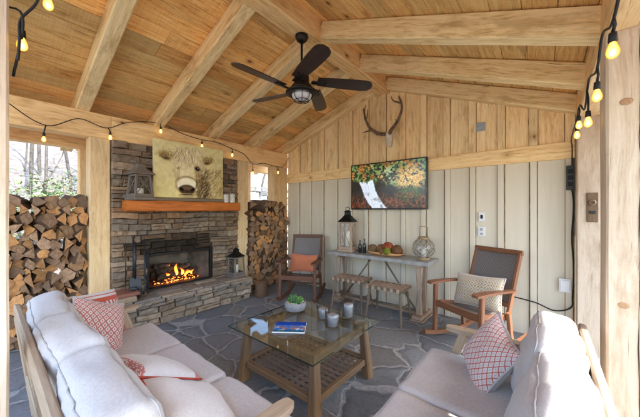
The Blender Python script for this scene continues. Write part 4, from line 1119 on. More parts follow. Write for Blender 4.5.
string('string of amber bulbs hanging by the pale post at the upper left edge', 
    [(2.40,-4.06,2.20),(2.40,-4.055,2.30),(2.385,-4.05,2.40),(2.40,-4.0,2.50),(2.40,-3.98,2.62),(2.40,-4.02,2.80)],
    [((2.385,-4.05,2.385),(2.375,-4.045,2.36)),((2.40,-3.975,2.62),(2.41,-3.96,2.585))], (2.3,-4.05,2.3))
string('string of amber bulbs running along the right beam to the wall corner', 
    [(4.50,-3.0,2.36),(4.50,-2.66,2.22),(4.50,-2.40,2.29),(4.50,-2.22,2.20),(4.50,-1.9,2.27),(4.50,-1.68,2.16),(4.50,-1.35,2.28),(4.50,-1.05,2.24),(4.50,-.7,2.22),(4.51,-.3,2.22),(4.53,-.06,2.20),(4.53,-.05,2.0)],
    [((4.50,-2.66,2.22),(4.50,-2.64,2.18)),((4.50,-2.24,2.20),(4.50,-2.23,2.14)),((4.50,-1.80,2.24),(4.50,-1.86,2.10)),((4.50,-1.29,2.28),(4.50,-1.29,2.22)),((4.50,-1.15,2.26),(4.50,-1.12,2.18)),((4.50,-3.0,2.36),(4.50,-2.98,2.25))], (4.5,-1.5,2.2))

# ------------------------------------------------------------------ ceiling fan
fan = thing('ceiling_fan', 'dark five-blade ceiling fan with a caged white light hanging from the ridge beam', 'ceiling fan', (RX,-1.98,3.388))
mb = MB(); lathe(mb, [(0,0),(.07,0),(.072,-.015),(.055,-.05),(.028,-.072),(0,-.075)], 24); mb.build('canopy', M['bronze'], fan)
mb = MB(); tube(mb, [(0,0,-.06),(0,0,-.40)], .0125, 12); lathe(mb, [(.014,-.36),(.028,-.38),(.030,-.40),(.014,-.41)], 16); mb.build('downrod', M['bronze'], fan)
mb = MB(); lathe(mb, [(0,-.40),(.05,-.40),(.078,-.42),(.082,-.50),(.07,-.525),(.10,-.535),(.118,-.56),(.118,-.585),(.10,-.60),(0,-.60)], 32); mb.build('motor_housing', M['bronze'], fan)
lk = MB(); lathe(lk, [(.10,-.60),(.165,-.605),(.175,-.615),(.17,-.628),(.11,-.632),(.10,-.60)], 32)
lko = lk.build('light_fitter', M['bronze'], fan)
gb = MB(); lathe(gb, [(.108,-.625),(.11,-.64),(.10,-.67),(.075,-.692),(.04,-.704),(0,-.708)], 28); gb.build('glass_globe', simple('frosted_glass', (.62,.60,.56), .35, var=.03), lko)
cg = MB()
for k in range(8):
    a = k*math.pi/4; tube(cg, [(r*math.cos(a), r*math.sin(a), z) for r, z in ((.118,-.62),(.118,-.645),(.105,-.68),(.075,-.705),(.0,-.717))], .0035, 5)
for r, z in ((.119,-.645),(.08,-.703)): tube(cg, [(r*math.cos(k*math.pi/12), r*math.sin(k*math.pi/12), z) for k in range(24)], .0035, 5, closed=True)
cg.build('globe_cage', M['bronze'], lko)
for k in range(5):
    a = R(262-72*k+4); Mx = Matrix.Rotation(a, 4, 'Z') @ Matrix.Rotation(R(-13), 4, 'X')
    bl = MB()
    def bf(u, v, s=1):
        x = .15+.60*u; wv = .058+.022*math.sin(u*2.2)+.0*u
        if u > .86: wv *= math.sqrt(max(0, 1-((u-.86)/.145)**2))**.8
        return (x, (v-.5)*2*wv, -.555+s*.005+.0)
    def badd(s):
        vs = []; fs = []; uv = []
        nu, nv = 22, 4
        for j in range(nv+1):
            for i in range(nu+1): vs.append(bf(i/nu, j/nv, s))
        for j in range(nv):
            for i in range(nu):
                q = j*(nu+1)+i; f = (q, q+1, q+nu+2, q+nu+1); f = f if s > 0 else f[::-1]; fs.append(f); uv.append([(vs[m][0]+k, vs[m][1]+k) for m in f])
        bl.add(vs, fs, uv, (1,1,1), 0, False, Mx)
    badd(1); badd(-1)
    nu = 22   # edge strip
    loop = [(i/nu,0) for i in range(nu+1)]+[(1,j/4) for j in range(1,5)]+[(i/nu,1) for i in range(nu-1,-1,-1)]+[(0,j/4) for j in range(3,0,-1)]
    vs = [bf(u,v,-1) for u,v in loop]+[bf(u,v,1) for u,v in loop]; n_ = len(loop)
    bl.add(vs, [(i,(i+1)%n_,n_+(i+1)%n_,n_+i) for i in range(n_)], None, (1,1,1), 0, False, Mx)
    b_o = bl.build('blade', M['blade'], fan)
    ir = MB(); cbox(ir, Mx @ V(.15,0,-.570), (.13,.05,.012), .004, Mx.to_3x3()); cbox(ir, Mx @ V(.21,0,-.568), (.08,.075,.010), .004, Mx.to_3x3()); ir.build('blade_iron', M['bronze'], b_o)

# ------------------------------------------------------------------ console table and what stands on it
CZ = .815
con = thing('console_table', 'long zinc-topped console table with hourglass wooden legs against the painted wall', 'console table', (2.285,-.28,0))
mb = MB(); cbox(mb, (0,0,CZ-.006), (1.67,.44,.012), .003, tint=(1,1,1)); 
for s_ in (-1,1): cbox(mb, (0,s_*.218,CZ-.027), (1.676,.006,.05), .002); cbox(mb, (s_*.836,0,CZ-.027), (.006,.44,.05), .002)
mb.build('table_top', M['galv'], con)
mb = MB(); cbox(mb, (0,0,CZ-.03), (1.66,.42,.034), .002); mb.build('top_core', M['consw'], con)
for s_ in (-1,1):
    mb = MB(); xx = s_*.68
    for yy in (-.10,.10):
        timber(mb, (xx,yy,.40), (xx,yy*.9,CZ-.09), .036, .05, .006, .001, taper=1.9, up=V(1,0,0)); timber(mb, (xx,yy,.40), (xx,yy*1.0,.075), .036, .05, .006, .001, taper=1.7, up=V(1,0,0))
    cbox(mb, (xx,0,CZ-.07), (.10,.38,.04), .005, None, tv(.1), 0, 1); cbox(mb, (xx,0,.05), (.14,.42,.05), .008, None, tv(.1), 0, 1); cbox(mb, (xx,0,.013), (.18,.44,.024), .005, None, tv(.1), 0, 1)
    mb.build('leg', M['consw'], con)
mb = MB(); cbox(mb, (0,0,.045), (1.22,.05,.035), .004); mb.build('stretcher', M['consw'], con)
mb = MB()
for s_ in (-1,1): tube(mb, [(s_*.10,.0,CZ-.06),(s_*.60,.0,.08)], .013, 8)
mb.build('diagonal_brace', M['stool'], con)

lantern('lantern', 'tall wooden lantern with black pointed roof and white candle, left end of the console table', (1.74,-.30,CZ+.002), R(10), .235, .72, M['consw'], M['dark'], .95, True, .32, True, .55, flare=1.1)
for k, (x, h) in enumerate(((1.98,.20),(2.06,.23))):
    mb = MB(); r = .030; lathe(mb, [(0,0),(r,0),(r,h*.5),(r*.75,h*.62),(r*.36,h*.72),(r*.33,h*.95),(r*.42,h),(0,h)], 16)
    o = mb.build('glass_bottle', simple('dark_bottle_glass', (.025,.028,.025), .12, spec=.6)); o.location = (x, -.30, CZ+.002)
    tag(o, ('shorter dark bottle between the tall lantern and the fruit tray', 'taller dark bottle right beside the tray of vine balls')[k], 'bottle')
tr_ = thing('dough_tray', 'long shallow orange-brown wooden tray on the console table under the decorative balls', 'tray', (2.42,-.30,CZ+.002))
mb = MB()
def trf(k, z, sc): return lambda u, v: None
prof = [(0,.0),(.6,.0),(.82,.015),(1.0,.05),(.95,.052),(.78,.022),(.55,.012),(0,.010)]
n_ = 32; vs = []; fs = []
for r, z in prof:
    for k in range(n_):
        a = 2*math.pi*k/n_; ca, sa = math.cos(a), math.sin(a); e_ = .7
        vs.append((.30*r*math.copysign(abs(ca)**e_, ca), .105*r*math.copysign(abs(sa)**e_, sa), z))
for i in range(len(prof)-1):
    for k in range(n_): l = (k+1)%n_; fs.append((i*n_+k, i*n_+l, (i+1)*n_+l, (i+1)*n_+k))
mb.add(vs, fs, [[(vs[i][0], vs[i][1]) for i in f] for f in fs], (1,1,1), 0, True); mb.build('tray_body', M['tray'], tr_)
balls = [(-.20,-.02,.068,(1,.95,.8),'dark brown vine ball at the left end of the wooden tray'),(-.075,.02,.070,(1.3,1.1,.85),'light brown vine ball second from the left on the wooden tray'),(.045,.0,.078,(1.6,.55,.35),'reddish ball in the middle of the tray, highest of them'),(.06,-.065,.058,(.95,1.6,.25),'green moss ball at the front of the wooden tray'),(.19,.0,.075,(1.0,.7,.5),'large dark vine ball at the right end of the wooden tray'),(-.02,-.06,.05,(1.15,1.0,.7),'small tan vine ball at the front left of the green moss ball')]
for x, y, r, tn, lab in balls:
    mb = MB(); lathe(mb, [(r*math.sin(a), r-r*math.cos(a)) for a in [math.pi*k/12 for k in range(13)]], 18, tint=tn, jit=.03)
    for k in range(14):
        ax = Matrix.Rotation(rnd(0,6.3),4,'X') @ Matrix.Rotation(rnd(0,6.3),4,'Y'); mb_p = [ax @ V(r*1.02*math.cos(q*math.pi/8), r*1.02*math.sin(q*math.pi/8), 0)+V(0,0,r) for q in range(16)]
        tube(mb, mb_p, .0045, 5, tint=tuple(q*.8 for q in tn), closed=True)
    o = mb.build('vine_ball', M['vine']); o.location = (2.42+x, -.30+y, CZ+.018+(.03 if 'highest' in lab else 0)); tag(o, lab, 'decorative ball', 'decorative balls in the tray')
# round netted glass lantern
orb = thing('glass_orb_lantern', 'round glass lantern wrapped in rope netting with a square handle, right end of the console', 'lantern', (2.985,-.27,CZ+.002))
r = .145
mb = MB(); lathe(mb, [(.075,.0),(.085,.0),(.085,.022),(.06,.028)], 24); mb.build('cane_foot', M['cane'], orb); mb = MB(); lathe(mb, [(.06,2*r-.015),(.075,2*r-.01),(.075,2*r+.02),(.062,2*r+.022)], 24); mb.build('cane_rim', M['cane'], orb)
mb = MB(); lathe(mb, [(r*math.sin(a), r+.01-r*math.cos(a)) for a in [math.pi*(.14+.72*k/14) for k in range(15)]], 28); mb.build('glass_orb', M['glassS'], orb)
mb = MB()
for k in range(10):
    for sg in (-1,1):
        tube(mb, [(1.02*r*math.sin(a)*math.cos(k*math.pi/5+sg*(a-.3)*.9), 1.02*r*math.sin(a)*math.sin(k*math.pi/5+sg*(a-.3)*.9), r+.01-1.02*r*math.cos(a)) for a in [math.pi*(.15+.70*q/14) for q in range(15)]], .0042, 5)
mb.build('rope_netting', M['rope'], orb)
mb = MB(); tube(mb, [(-.055,0,2*r+.01),(-.058,0,2*r+.15),(-.05,0,2*r+.165),(.05,0,2*r+.165),(.058,0,2*r+.15),(.055,0,2*r+.01)], .006, 6); mb.build('handle', M['cane'], orb)
mb = MB(); lathe(mb, [(0,.025),(.04,.025),(.04,.15),(0,.15)], 16); mb.build('candle', M['candle'], orb)

# ------------------------------------------------------------------ stools
def make_stool(label, loc, rz):
    t_ = thing('woven_stool', label, 'stool', loc, rz, 'woven stools at the console'); w, d, h = .27, .165, .46
    mb = MB(); 
    for s_ in (-1,1): timber(mb, (-w,s_*(d-.012),h-.012), (w,s_*(d-.012),h-.012), .028, .032, .005, .0005); timber(mb, (s_*(w-.012),-d+.03,h-.012-.002), (s_*(w-.012),d-.03,h-.014), .028, .028, .005, .0005)
    mb.build('seat_frame', M['stool'], t_)
    mb = MB(); nx, ny = 12, 6; cx, cy = 2*(w-.01)/nx, 2*(d-.0)/ny
    for i in range(nx):
        for j in range(ny):
            up_ = (i+j)%2 == 0; x = -w+.01+cx*(i+.5); y = -d+cy*(j+.5); sag = -.012*(1-(x/w)**2)*1.0
            z = h+.006+sag+(.004 if up_ else .0)
            cbox(mb, (x, y, z), (cx*(.9 if up_ else 1.05), cy*(1.05 if up_ else .9), .005), .0018, None, tv(.12,.04) if up_ else tuple(q*.85 for q in tv(.12,.04)))
    for i in range(nx):
        for s_ in (-1,1): 
            if i%2 == 0: cbox(mb, (-w+.01+cx*(i+.5), s_*(d+.004), h-.012), (cx*.9, .005, .045), .0015, None, tv(.1))
    mb.build('woven_seat', M['leather'], t_)
    for sx in (-1,1):
        for sy in (-1,1):
            mb = MB(); timber(mb, (sx*(w-.055), sy*(d-.03), h-.03), (sx*(w-.02), sy*(d+.035), .0), .032, .030, .006, .0005, up=V(0,1,0), taper=.75); mb.build('leg', M['stool'], t_)
    mb = MB()
    for s_ in (-1,1): tube(mb, [(s_*(w-.045),-d-.0,.20),(s_*(w-.045),d+.0,.20)], .010, 6)
    tube(mb, [(-w+.05,0,.20),(w-.05,0,.20)], .010, 6)
    mb.build('stretcher', M['stool'], t_)
    return t_
make_stool('woven leather stool on the left, tucked under the console below the tray', (1.99,-.56,0), R(6))
make_stool('woven leather stool on the right, nearer the orange rocking chair', (2.62,-.62,0), R(4))

# ------------------------------------------------------------------ rocking chairs
def rocking_chair(label, loc, rz, wm, pil, pil_label):
    t_ = thing('rocking_chair', label, 'rocking chair', loc, rz); hw = .295
    for s_ in (-1,1):
        x = s_*hw; mb = MB(); pts = []
        def run(y): return .018+.20*((y+.0)/.62)**2*.55
        N = 14; ys = [-.44+ .98*k/N for k in range(N+1)]
        vs = []; fs = []; uv = []
        for y in ys:
            z = run(y)
            for a, b in ((-.02,-.018),(.02,-.018),(.02,.030),(-.02,.030)): vs.append((x+a, y, z+b))
        for i in range(N):
            for k in range(4): l = (k+1)%4; fs.append((i*4+k, i*4+l, (i+1)*4+l, (i+1)*4+k))
        fs += [(3,2,1,0), tuple(N*4+k for k in range(4))]; uv = [[(vs[i][1], vs[i][2]+vs[i][0]*.5) for i in f] for f in fs]
        mb.add(vs, fs, uv); mb.build('rocker', wm, t_)
        mb = MB(); timber(mb, (x,-.27,run(-.27)+.02), (x,-.255,.625), .045, .05, .007, .0003, up=V(0,1,0)); mb.build('front_leg', wm, t_)
        mb = MB(); timber(mb, (x*.985,.22,run(.22)+.02), (x*.985,.17,.40), .04, .045, .006, .0003, up=V(0,1,0)); mb.build('rear_leg', wm, t_)
        mb = MB(); ap = [(-.36,.035,.630),(-.33,.048,.634),(-.20,.044,.638),(.0,.032,.630),(.22,.026,.618),(.27,.022,.614)]; vs = []; fs = []
        for y, w_, z in ap:
            for a, b in ((-w_,-.012),(w_,-.012),(w_,.012),(-w_,.012)): vs.append((x+a, y, z+b+.01))
        for i in range(len(ap)-1):
            for k in range(4): l = (k+1)%4; fs.append((i*4+k, i*4+l, (i+1)*4+l, (i+1)*4+k))
        fs += [(3,2,1,0), tuple((len(ap)-1)*4+k for k in range(4))]
        mb.add(vs, fs, [[(vs[i][1]+3, vs[i][0]+vs[i][2]) for i in f] for f in fs]); mb.build('armrest', wm, t_)
    mb = MB(); timber(mb, (-hw+.024,-.265,.395), (hw-.024,-.265,.395), .03, .075, .006, .0003)
    for s_ in (-1,1): timber(mb, (s_*(hw-.045),-.245,.405), (s_*(hw-.045),.22,.33), .028, .06, .005, .0003)
    timber(mb, (-hw+.06,.215,.335), (hw-.06,.215,.335), .03, .05, .005, .0003); timber(mb, (-hw+.02,.20,.20), (hw-.02,.20,.20), .022, .03, .004, .0003)
    mb.build('seat_frame', wm, t_)
    mb = MB(); sf = lambda e: (lambda u, v: ((u-.5)*.50, -.262+.47*v, .432-.075*v-.028*math.sin(math.pi*v)+e+(.014 if v < .001 else 0)*0))
    grid_surface(mb, sf(.0), 10, 14); grid_surface(mb, lambda u,v: sf(-.012)(1-u,v), 10, 14); mb.build('woven_seat', M['weave'], t_)
    B0, B1 = V(0,.20,.34), V(0,.43,1.02)
    mb = MB()
    for s_ in (-1,1): timber(mb, B0+V(s_*.262,0,0), B1+V(s_*.262,0,0), .035, .042, .006, .0003, up=V(0,1,0))
    timber(mb, B1+V(-.285,0,.0), B1+V(.285,0,.0), .032, .058, .008, .0003); q = B0.lerp(B1,.17); timber(mb, q+V(-.245,0,0), q+V(.245,0,0), .028, .045, .005, .0003)
    mb.build('back_frame', wm, t_)
    mb = MB(); nrm = (B1-B0).normalized().cross(V(1,0,0)).normalized()
    bf_ = lambda e: (lambda u, v: B0.lerp(B1, .16+.81*v)+V((u-.5)*.495,0,0)+nrm*(e+.02*math.sin(math.pi*u)))
    grid_surface(mb, bf_(.0), 12, 16); grid_surface(mb, lambda u,v: bf_(.01)(1-u,v), 12, 16); mb.build('woven_back', M['weave'], t_)
    return t_
rc1 = rocking_chair('dark wooden rocking chair with coral pillow beside the narrow firewood stack', (1.06,-.70,0), R(27), M['teakd'], None, None)
rc2 = rocking_chair('orange-brown rocking chair with checked pillow at the right end of the wall', (3.66,-.62,0), R(-27), M['teak'], None, None)
def place_pillow(label, w, h, t_, mats, loc, rot, seed, pipe=None, sag=0):
    root = thing('throw_pillow', label, 'pillow', loc); root.rotation_euler = rot
    mb, edge = pillow(w, h, t_, seed, sag=sag); mb.build('pillow_cover', mats, root)
    if pipe: pm = MB(); tube(pm, edge, .0060, 6, closed=True); pm.build('piping', pipe, root)
    return root
def loc_of(rc, x, y, z):
    p = Matrix.Translation(rc.location) @ Matrix.Rotation(rc.rotation_euler.z,4,'Z') @ V(x,y,z); return p
place_pillow('coral orange rectangular pillow on the dark rocking chair by the firewood', .50, .30, .13, [M['coral'], M['coral']], loc_of(rc1,0,.10,.575), (R(-16),0,rc1.rotation_euler.z), 1, M['coral'])
place_pillow('cream and mustard checked pillow on the orange-brown rocking chair', .56, .36, .14, [M['plaid'], M['linen2']], loc_of(rc2,.02,.06,.575), (R(-18),R(-3),rc2.rotation_euler.z+R(4)), 2, M['linen2'])

# ------------------------------------------------------------------ coffee table
TZ = .49
ct = thing('coffee_table', 'square glass-topped wooden coffee table with a lattice lower shelf', 'coffee table', (2.64,-2.33,0))
gx_, gy_ = .49, .475
mb = MB(); th = .011
c8 = [(sx*gx_, sy*gy_, z) for z in (TZ-th, TZ) for sx, sy in ((-1,-1),(1,-1),(1,1),(-1,1))]
mb.add(c8, [(4,5,6,7),(3,2,1,0)], None, (1,1,1), 0); mb.add(c8, [(0,1,5,4),(1,2,6,5),(2,3,7,6),(3,0,4,7)], None, (1,1,1), 1)
mb.build('glass_top', [M['glassT'], M['glassE']], ct)
lx, ly = .385, .335
for sx in (-1,1):
    for sy in (-1,1):
        mb = MB(); timber(mb, (sx*(lx+.035), sy*(ly+.035), 0), (sx*lx, sy*ly, TZ-th-.001), .085, .085, .012, .001, up=V(0,1,0), taper=.72); mb.build('leg', M['tablew'], ct)
mb = MB()
for s_ in (-1,1): cbox(mb, (0,s_*ly,TZ-.055), (2*lx-.065,.045,.075), .005, None, tv(.08)); cbox(mb, (s_*lx,0,TZ-.055), (.045,2*ly-.065,.075), .005, None, tv(.08))
mb.build('apron', M['tablew'], ct)
mb = MB(); SZ = .15
for s_ in (-1,1): cbox(mb, (0,s_*(ly+.02),SZ), (2*lx-.05,.04,.05), .005, None, tv(.08)); cbox(mb, (s_*(lx+.02),0,SZ), (.04,2*ly-.05,.05), .005, None, tv(.08))
mb.build('shelf_frame', M['tablew'], ct)
mb = MB(); n_ = 12
for k in range(n_+1):
    x = -lx+2*lx*k/n_; cbox(mb, (x,0,SZ+.012), (.037,2*ly-.002,.005), .002, None, tv(.12)); y = -ly+2*ly*k/n_*.999; cbox(mb, (0,y,SZ+.0175), (2*lx-.002,.031,.005), .002, None, tv(.12))
mb.build('lattice_shelf', M['lattice'], ct)

bw = thing('succulent_bowl', 'grey concrete bowl of green succulents and pebbles on the glass table', 'planter', (2.34,-2.16,TZ+.001))
mb = MB(); lathe(mb, [(0,0),(.075,0),(.095,.01),(.108,.05),(.105,.085),(.098,.088),(.094,.07),(0,.068)], 32); mb.build('bowl', M['concrete'], bw)
mb = MB()
for k in range(130):
    a, q = rnd(0,6.28), math.sqrt(random.random())*.088; s_ = rnd(.006,.013); c = (q*math.cos(a), q*math.sin(a), .073+rnd(0,.010))
    lathe(mb, [(0,-s_*.6),(s_*.8,-s_*.35),(s_,0),(s_*.8,s_*.35),(0,s_*.6)], 6, c=c, tint=random.choice(((1,.95,.85),(1.2,1.2,1.15),(.75,.6,.45),(.9,.85,.8))))
mb.build('pebbles', M['pebble'], bw)
mb = MB()
for cx, cy, sc, tn in ((-.03,.015,1.25,(1,1,1)),(.035,.02,1.1,(1.4,1.4,.9)),(.0,-.04,.9,(.8,1,.9)),(-.06,-.02,.7,(1.3,1.2,.8)),(.06,-.02,.7,(.9,1.1,.8))):
    for ring, (n_, tl, L) in enumerate(((8,.45,.05),(7,.85,.055),(5,1.25,.05))):
        for k in range(n_):
            a = 2*math.pi*k/n_+ring*.5+rnd(-.2,.2); L_ = L*sc*rnd(.8,1.2); d_ = V(math.cos(a)*math.cos(tl), math.sin(a)*math.cos(tl), math.sin(tl)); b_ = V(cx,cy,.078)
            pts = [b_+d_*L_*q+V(0,0,.01*q*q) for q in (0,.35,.7,1.0)]; tube(mb, pts, [.004*sc,.010*sc,.008*sc,.001], 6, tint=tuple(q*rnd(.8,1.25) for q in tn))
mb.build('succulents', M['leaf'], bw)
# magazine
def cover():
    H_, W_ = 50, 70; a = fbm(H_,W_,6,31); b = fbm(H_,W_,12,32); img = np.zeros((H_,W_,3)); Y = np.linspace(0,1,H_)[:,None]*np.ones((1,W_))
    img[:] = (.10,.26,.62); img = lay(img, np.clip((Y-.25)*6,0,1), (.20,.45,.75)); m = np.clip((b-.5)*9+.3,0,1)*np.clip((Y-.35)*6,0,1)*np.clip((.8-Y)*8,0,1)
    img = lay(img, m, (.80,.42,.16)); m = np.clip((a-.55)*10,0,1)*np.clip((Y-.3)*6,0,1); img = lay(img, m, (.86,.82,.78)); img = lay(img, np.clip((Y-.78)*8,0,1)*.9, (.12,.34,.36))
    return img
mg = thing('magazine', 'magazine with a bright blue and orange cover lying on the glass table', 'magazine', (2.61,-2.50,TZ+.001), R(37))
mb = MB(); cbox(mb, (0,0,.006), (.27,.205,.011), .002); mb.build('pages', M['white'], mg)
pc = picture('cover', cover(), .266, .20, M['canvas'], mg); pc.rotation_euler = (R(-90),0,0); pc.location = (-.133,-.10,.0125)
for k, (x, y, r, h, lab) in enumerate(((2.70,-2.16,.062,.135,'glass candle holder with grey candle, left of the three on the table'),(2.87,-2.24,.066,.145,'glass candle holder with grey candle, nearest the front of the three'),(2.86,-1.98,.062,.175,'tallest glass candle holder with grey candle, rear right of the three'))):
    t_ = thing('candle_holder', lab, 'candle holder', (x,y,TZ+.001), 0, 'candle holders on the glass table')
    mb = MB(); lathe(mb, [(0,.0),(r,.0),(r,h),(r*.96,h),(r*.95,.008),(0,.008)], 28); mb.build('glass_cylinder', M['glassS'], t_)
    mb = MB(); lathe(mb, [(0,.010),(r*.66,.010),(r*.66,h*.70),(r*.6,h*.72),(0,h*.70)], 24); mb.build('candle', M['greycan'], t_)

# ------------------------------------------------------------------ sofas
def sofa(label, loc, rz, seeds):
    t_ = thing('outdoor_sofa', label, 'sofa', loc, rz, None); L = 1.94; hl = L/2; wm = M['acacia']
    # local: back at y=0, front at y=.85
    mb = MB(); cbox(mb, (0,.80,.27), (L,.04,.09), .006); cbox(mb, (0,.06,.27), (L,.04,.09), .006)
    for s_ in (-1,1): cbox(mb, (s_*(hl-.02),.43,.27), (.04,.70,.09), .006)
    for k in range(7): cbox(mb, (-hl+.15+k*(L-.3)/6,.43,.30), (.06,.70,.018), .003)
    mb.build('seat_frame', wm, t_)
    mb = MB(); timber(mb, (-hl-.05,.0,.79), (hl+.05,.0,.79), .035, .075, .008, .0008); mb.build('back_rail', wm, t_)
    mb = MB()
    for k in range(13): timber(mb, (-hl+.06+k*(L-.12)/12,.06,.30), (-hl+.06+k*(L-.12)/12,.008,.76), .04, .016, .003, .0003, up=V(0,1,0))
    mb.build('back_slats', wm, t_)
    for s_ in (-1,1):
        x = s_*(hl+.035)
        mb = MB(); timber(mb, (x,.10,.0), (x,.012,.74), .05, .06, .008, .0005, up=V(0,1,0)); mb.build('rear_leg', wm, t_)
        mb = MB(); timber(mb, (x,.84,.0), (x,.63,.595), .05, .06, .008, .0005, up=V(0,1,0)); mb.build('front_leg', wm, t_)
        mb = MB(); vs = []; fs = []; ap = [(.02,.03),(.30,.034),(.54,.038),(.68,.040),(.725,.034),(.75,.020)]
        for y, w_ in ap:
            for a, b in ((-w_,-.015),(w_,-.015),(w_,.015),(-w_,.015)): vs.append((x+a, y, .612+b))
        for i in range(len(ap)-1):
            for k in range(4): l = (k+1)%4; fs.append((i*4+k, i*4+l, (i+1)*4+l, (i+1)*4+k))
        fs += [(3,2,1,0), tuple((len(ap)-1)*4+k for k in range(4))]
        mb.add(vs, fs, [[(vs[i][1]+s_*3, vs[i][0]+vs[i][2]) for i in f] for f in fs]); mb.build('armrest', wm, t_)
    cw = L/3
    for k in range(3):
        x = -hl+cw*(k+.5); bl = (.006,.010,.012)
        mb = cushion(cw-.004, .70, .14, .035, bl, seeds+k); o = mb.build('seat_cushion', M['linen'], t_); o.location = (x,.505,.382)
        pm = cushion_piping(cw-.004, .70, .14, bl, 'z', .0028, seeds+k, .006, .035); q = pm.build('piping', M['pipe'], o)
    for k in range(3):
        x = -hl+cw*(k+.5); bl = (.010,.030,.022)
        mb = cushion(cw-.012, .19, .46, .055, bl, seeds+10+k, wr=.012); o = mb.build('back_cushion', M['linen2'] if False else M['linen'], t_); o.location = (x+rnd(-.008,.008),.165,.668+rnd(-.008,.008)); o.rotation_euler = (R(13+rnd(-2,2)), R(rnd(-2,2)), R(rnd(-2,2)))
        pm = cushion_piping(cw-.012, .19, .46, bl, 'y', .0038, seeds+10+k, .012, .055); q = pm.build('piping', M['pipe'], o)
    return t_
sofa('pale grey outdoor sofa on the left, seen from behind, in front of the firewood', (2.385,-4.01,0), 0, 1)
sofa('pale grey outdoor sofa on the right, in the sun beside the foreground post', (4.47,-2.93,0), R(90), 30)
# pillows, left sofa
place_pillow('pillow with a wide red band at the far left end of the left sofa', .42, .42, .13, [M['stripe'], M['stripe']], (1.50,-3.56,.63), (R(-20),R(8),R(128)), 4, None)
place_pillow('red lattice patterned pillow standing at the left end of the left sofa', .40, .40, .14, [M['lat'], M['linen2']], (1.76,-3.63,.64), (R(-24),R(24),R(112)), 5, M['pipe'])
place_pillow('white pillow with red speckled edge leaning in the middle of the left sofa', .44, .40, .15, [M['edgef'], M['edgef']], (2.47,-3.52,.535), (R(-62),R(6),R(188)), 6, M['redpipe'])
place_pillow('white pillow with red piping at the near right end of the left sofa', .44, .40, .15, [M['white_cloth'], M['white_cloth']], (2.98,-3.52,.54), (R(-60),R(-4),R(172)), 8, M['redpipe'])
place_pillow('red and grey patterned pillow at the far end of the right sofa', .39, .39, .16, [M['ogee'], M['linen']], (4.03,-2.17,.605), (R(-30),R(14),R(-66)), 9, M['pipe'])

# ------------------------------------------------------------------ outside
def bare_tree(x, y, h, label, seed, r0=.09):
    random.seed(seed); t_ = thing('bare_tree', label, 'tree', (x,y,gh(x,y)), rnd(0,6), 'bare trees beyond the openings'); mb = MB(); br = MB()
    def grow(m, p, d, L, r, lev):
        pts = [p]; n = 5; rs = [r]
        for k in range(n):
            d = (d+V(rnd(-.18,.18), rnd(-.18,.18), rnd(-.02,.16))).normalized(); pts.append(pts[-1]+d*L/n); rs.append(r*(1-.55*(k+1)/n))
        tube(m, pts, rs, 6 if lev < 2 else 4, cap=False)
        if lev < 4:
            for k in range(6 if lev == 0 else 4 if lev < 3 else 3):
                i = random.randint(2 if lev == 0 else 1, n); a = rnd(0,6.28); s_ = rnd(.5,.9)
                nd = (d*.7+V(math.cos(a)*s_, math.sin(a)*s_, rnd(.1,.5))).normalized(); grow(br, pts[i], nd, L*rnd(.42,.62), rs[i]*.55, lev+1)
    grow(mb, V(0,0,-.1), V(0,0,1), h, r0, 0); mb.build('trunk', M['treebark'], t_); br.build('branches', M['treebark'], t_)
M['treebark'] = simple('tree_bark', (.10,.088,.075), .9, var=.4, scale=12, bump=.5)
M['laurel'] = simple('laurel_leaf', (.09,.15,.055), .4, var=.4, scale=8, tint=True)
spots = [(-5.2,-3.3,4.5),(-7.5,-2.3,7),(-8.5,-4.2,8),(-6.6,-4.9,6),(-10,-3.1,9),(-11,-1.2,9),(-9,-.6,8),(-12.5,-5,10),(-5.8,-2.2,5),(-13,-2.6,10),(-8,2.0,8),(-7,4.6,8),(-9.5,5.8,9),(-6.2,6.6,7),(-11,3.0,9),(-9.8,-5.6,9)]
wh = ['nearest bare sapling outside the large opening','bare tree behind the first sapling, right half of the large opening','tall bare tree at the left of the large opening','bare young tree at the far left of the large opening','tall bare tree far up the slope in the large opening','bare tree high on the slope toward the fireplace','bare tree on the slope hidden partly by the fireplace post','bare tree at the far top left of the slope','thin bare tree near the right side of the large opening','farthest bare tree in the middle of the large opening','bare tree above the stone wall in the narrow opening','bare tree at the right of the stone wall top','farther bare tree above the stone wall','bare tree at the far right behind the stone wall','bare tree high behind the stone wall','bare tree far left beyond the post']
for k, (x, y, h) in enumerate(spots): bare_tree(x, y, h, wh[k], 100+k, .018+.005*h)
random.seed(55)
for k in range(14):
    x_, y_ = rnd(-15,-6), rnd(-5.5,1.5); bare_tree(x_, y_, rnd(5,9), 'thin grey bare tree on the slope beyond the large opening', 300+k, .035)
    random.seed(500+k)
random.seed(77)
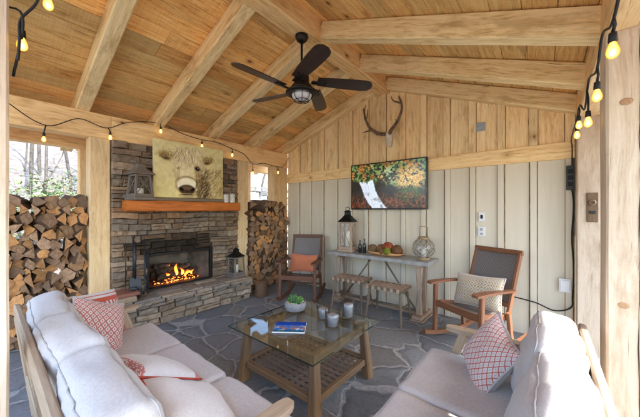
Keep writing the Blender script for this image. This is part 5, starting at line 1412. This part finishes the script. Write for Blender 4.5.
for k, (x, y, w, h, lab) in enumerate(((-4.6,-3.45,1.0,2.25,'leafy green laurel shrub just outside the large opening'),(-5.4,-2.75,1.0,2.2,'laurel shrub further right outside the large opening'),(-5.6,-4.3,.8,1.5,'smaller laurel shrub at the left outside the large opening'))):
    t_ = thing('laurel_shrub', lab, 'shrub', (x,y,gh(x,y)), 0, 'laurel shrubs outside'); mb = MB(); st = MB()
    for q in range(1500):
        d_ = V(random.gauss(0,1), random.gauss(0,1), random.gauss(0,1)).normalized()*rnd(.35,1)**.5; nz = .75+.5*noise.noise(d_*2.2+V(k*5,0,0))
        p = V(d_.x*w*nz, d_.y*w*nz, h*.52+d_.z*h*.5*nz); L_ = rnd(.06,.12); a = rnd(0,6.28); e_ = rnd(-.5,.9)
        u_ = V(math.cos(a)*math.cos(e_), math.sin(a)*math.cos(e_), math.sin(e_)); s_ = u_.cross(V(rnd(-1,1),rnd(-1,1),1)).normalized()
        mb.add([p, p+u_*L_*.5+s_*L_*.2, p+u_*L_, p+u_*L_*.5-s_*L_*.2], [(0,1,2,3)], None, tuple(q2*rnd(.7,1.6) for q2 in (1.1,1,.8)))
    for q in range(14): a = rnd(0,6.28); tube(st, [(0,0,-.05),(math.cos(a)*w*.3,math.sin(a)*w*.3,h*.4),(math.cos(a)*w*.7,math.sin(a)*w*.7,h*.85)], [.02,.014,.004], 5)
    mb.build('leaves', M['laurel'], t_); st.build('stems', M['treebark'], t_)
# retaining wall beyond the narrow opening
rw = MB(); stone_wall(rw, .6, 6.5, -.1, 2.35, 0, None, .16, .34, .25, .7, thick=.35)
o = rw.build('retaining_wall', M['rock']); o.location = (-3.6,0,0); tag(o, 'pale dry stone retaining wall outside the narrow opening', 'stone wall')
hs = MB(); tube(hs, spl([(-3.35,1.2,1.5),(-3.30,1.7,1.45),(-3.30,2.1,1.62),(-3.28,2.5,1.45),(-3.30,3.0,1.52),(-3.35,3.6,1.4)]), .03, 8)
tag(hs.build('garden_hose', simple('blue_hose', (.10,.25,.50), .5)), 'blue hose draped along the stone wall outside the narrow opening', 'hose')

# ------------------------------------------------------------------ light, world, camera
w = D.worlds.new('World'); S.world = w; w.use_nodes = True; nt = w.node_tree; bg = nt.nodes['Background']
sky = nt.nodes.new('ShaderNodeTexSky'); sky.sky_type = 'NISHITA'; sky.sun_disc = False
SUN = V(.664,.04,.78).normalized()
sky.sun_elevation = math.asin(SUN.z); sky.sun_rotation = math.atan2(SUN.x, SUN.y); sky.air_density = 1.0; sky.dust_density = 1.5
nt.links.new(sky.outputs[0], bg.inputs[0]); bg.inputs[1].default_value = .15
ld = D.lights.new('sun', 'SUN'); ld.energy = 2.0; ld.angle = R(.5); ld.color = (1,.95,.87); lo = D.objects.new('sun', ld); COL.objects.link(lo)
lo.rotation_euler = SUN.to_track_quat('Z','Y').to_euler(); lo.location = (8,-8,12)
BULB_E.inputs[1].default_value = .33
cam = D.cameras.new('camera'); co = D.objects.new('camera', cam); COL.objects.link(co); co.location = (4.30,-4.16,1.5); co.rotation_euler = (R(90),0,R(39.3))
cam.sensor_width = 36; cam.lens = 275/640*36; cam.shift_y = .0028; cam.clip_end = 400; cam.clip_start = .02; S.camera = co
S.view_settings.view_transform = 'Standard'; S.view_settings.look = 'None'; S.view_settings.gamma = 1; S.view_settings.exposure = 2.75
S.render.engine = 'CYCLES'; S.cycles.max_bounces = 10; S.cycles.diffuse_bounces = 6; S.cycles.transparent_max_bounces = 24
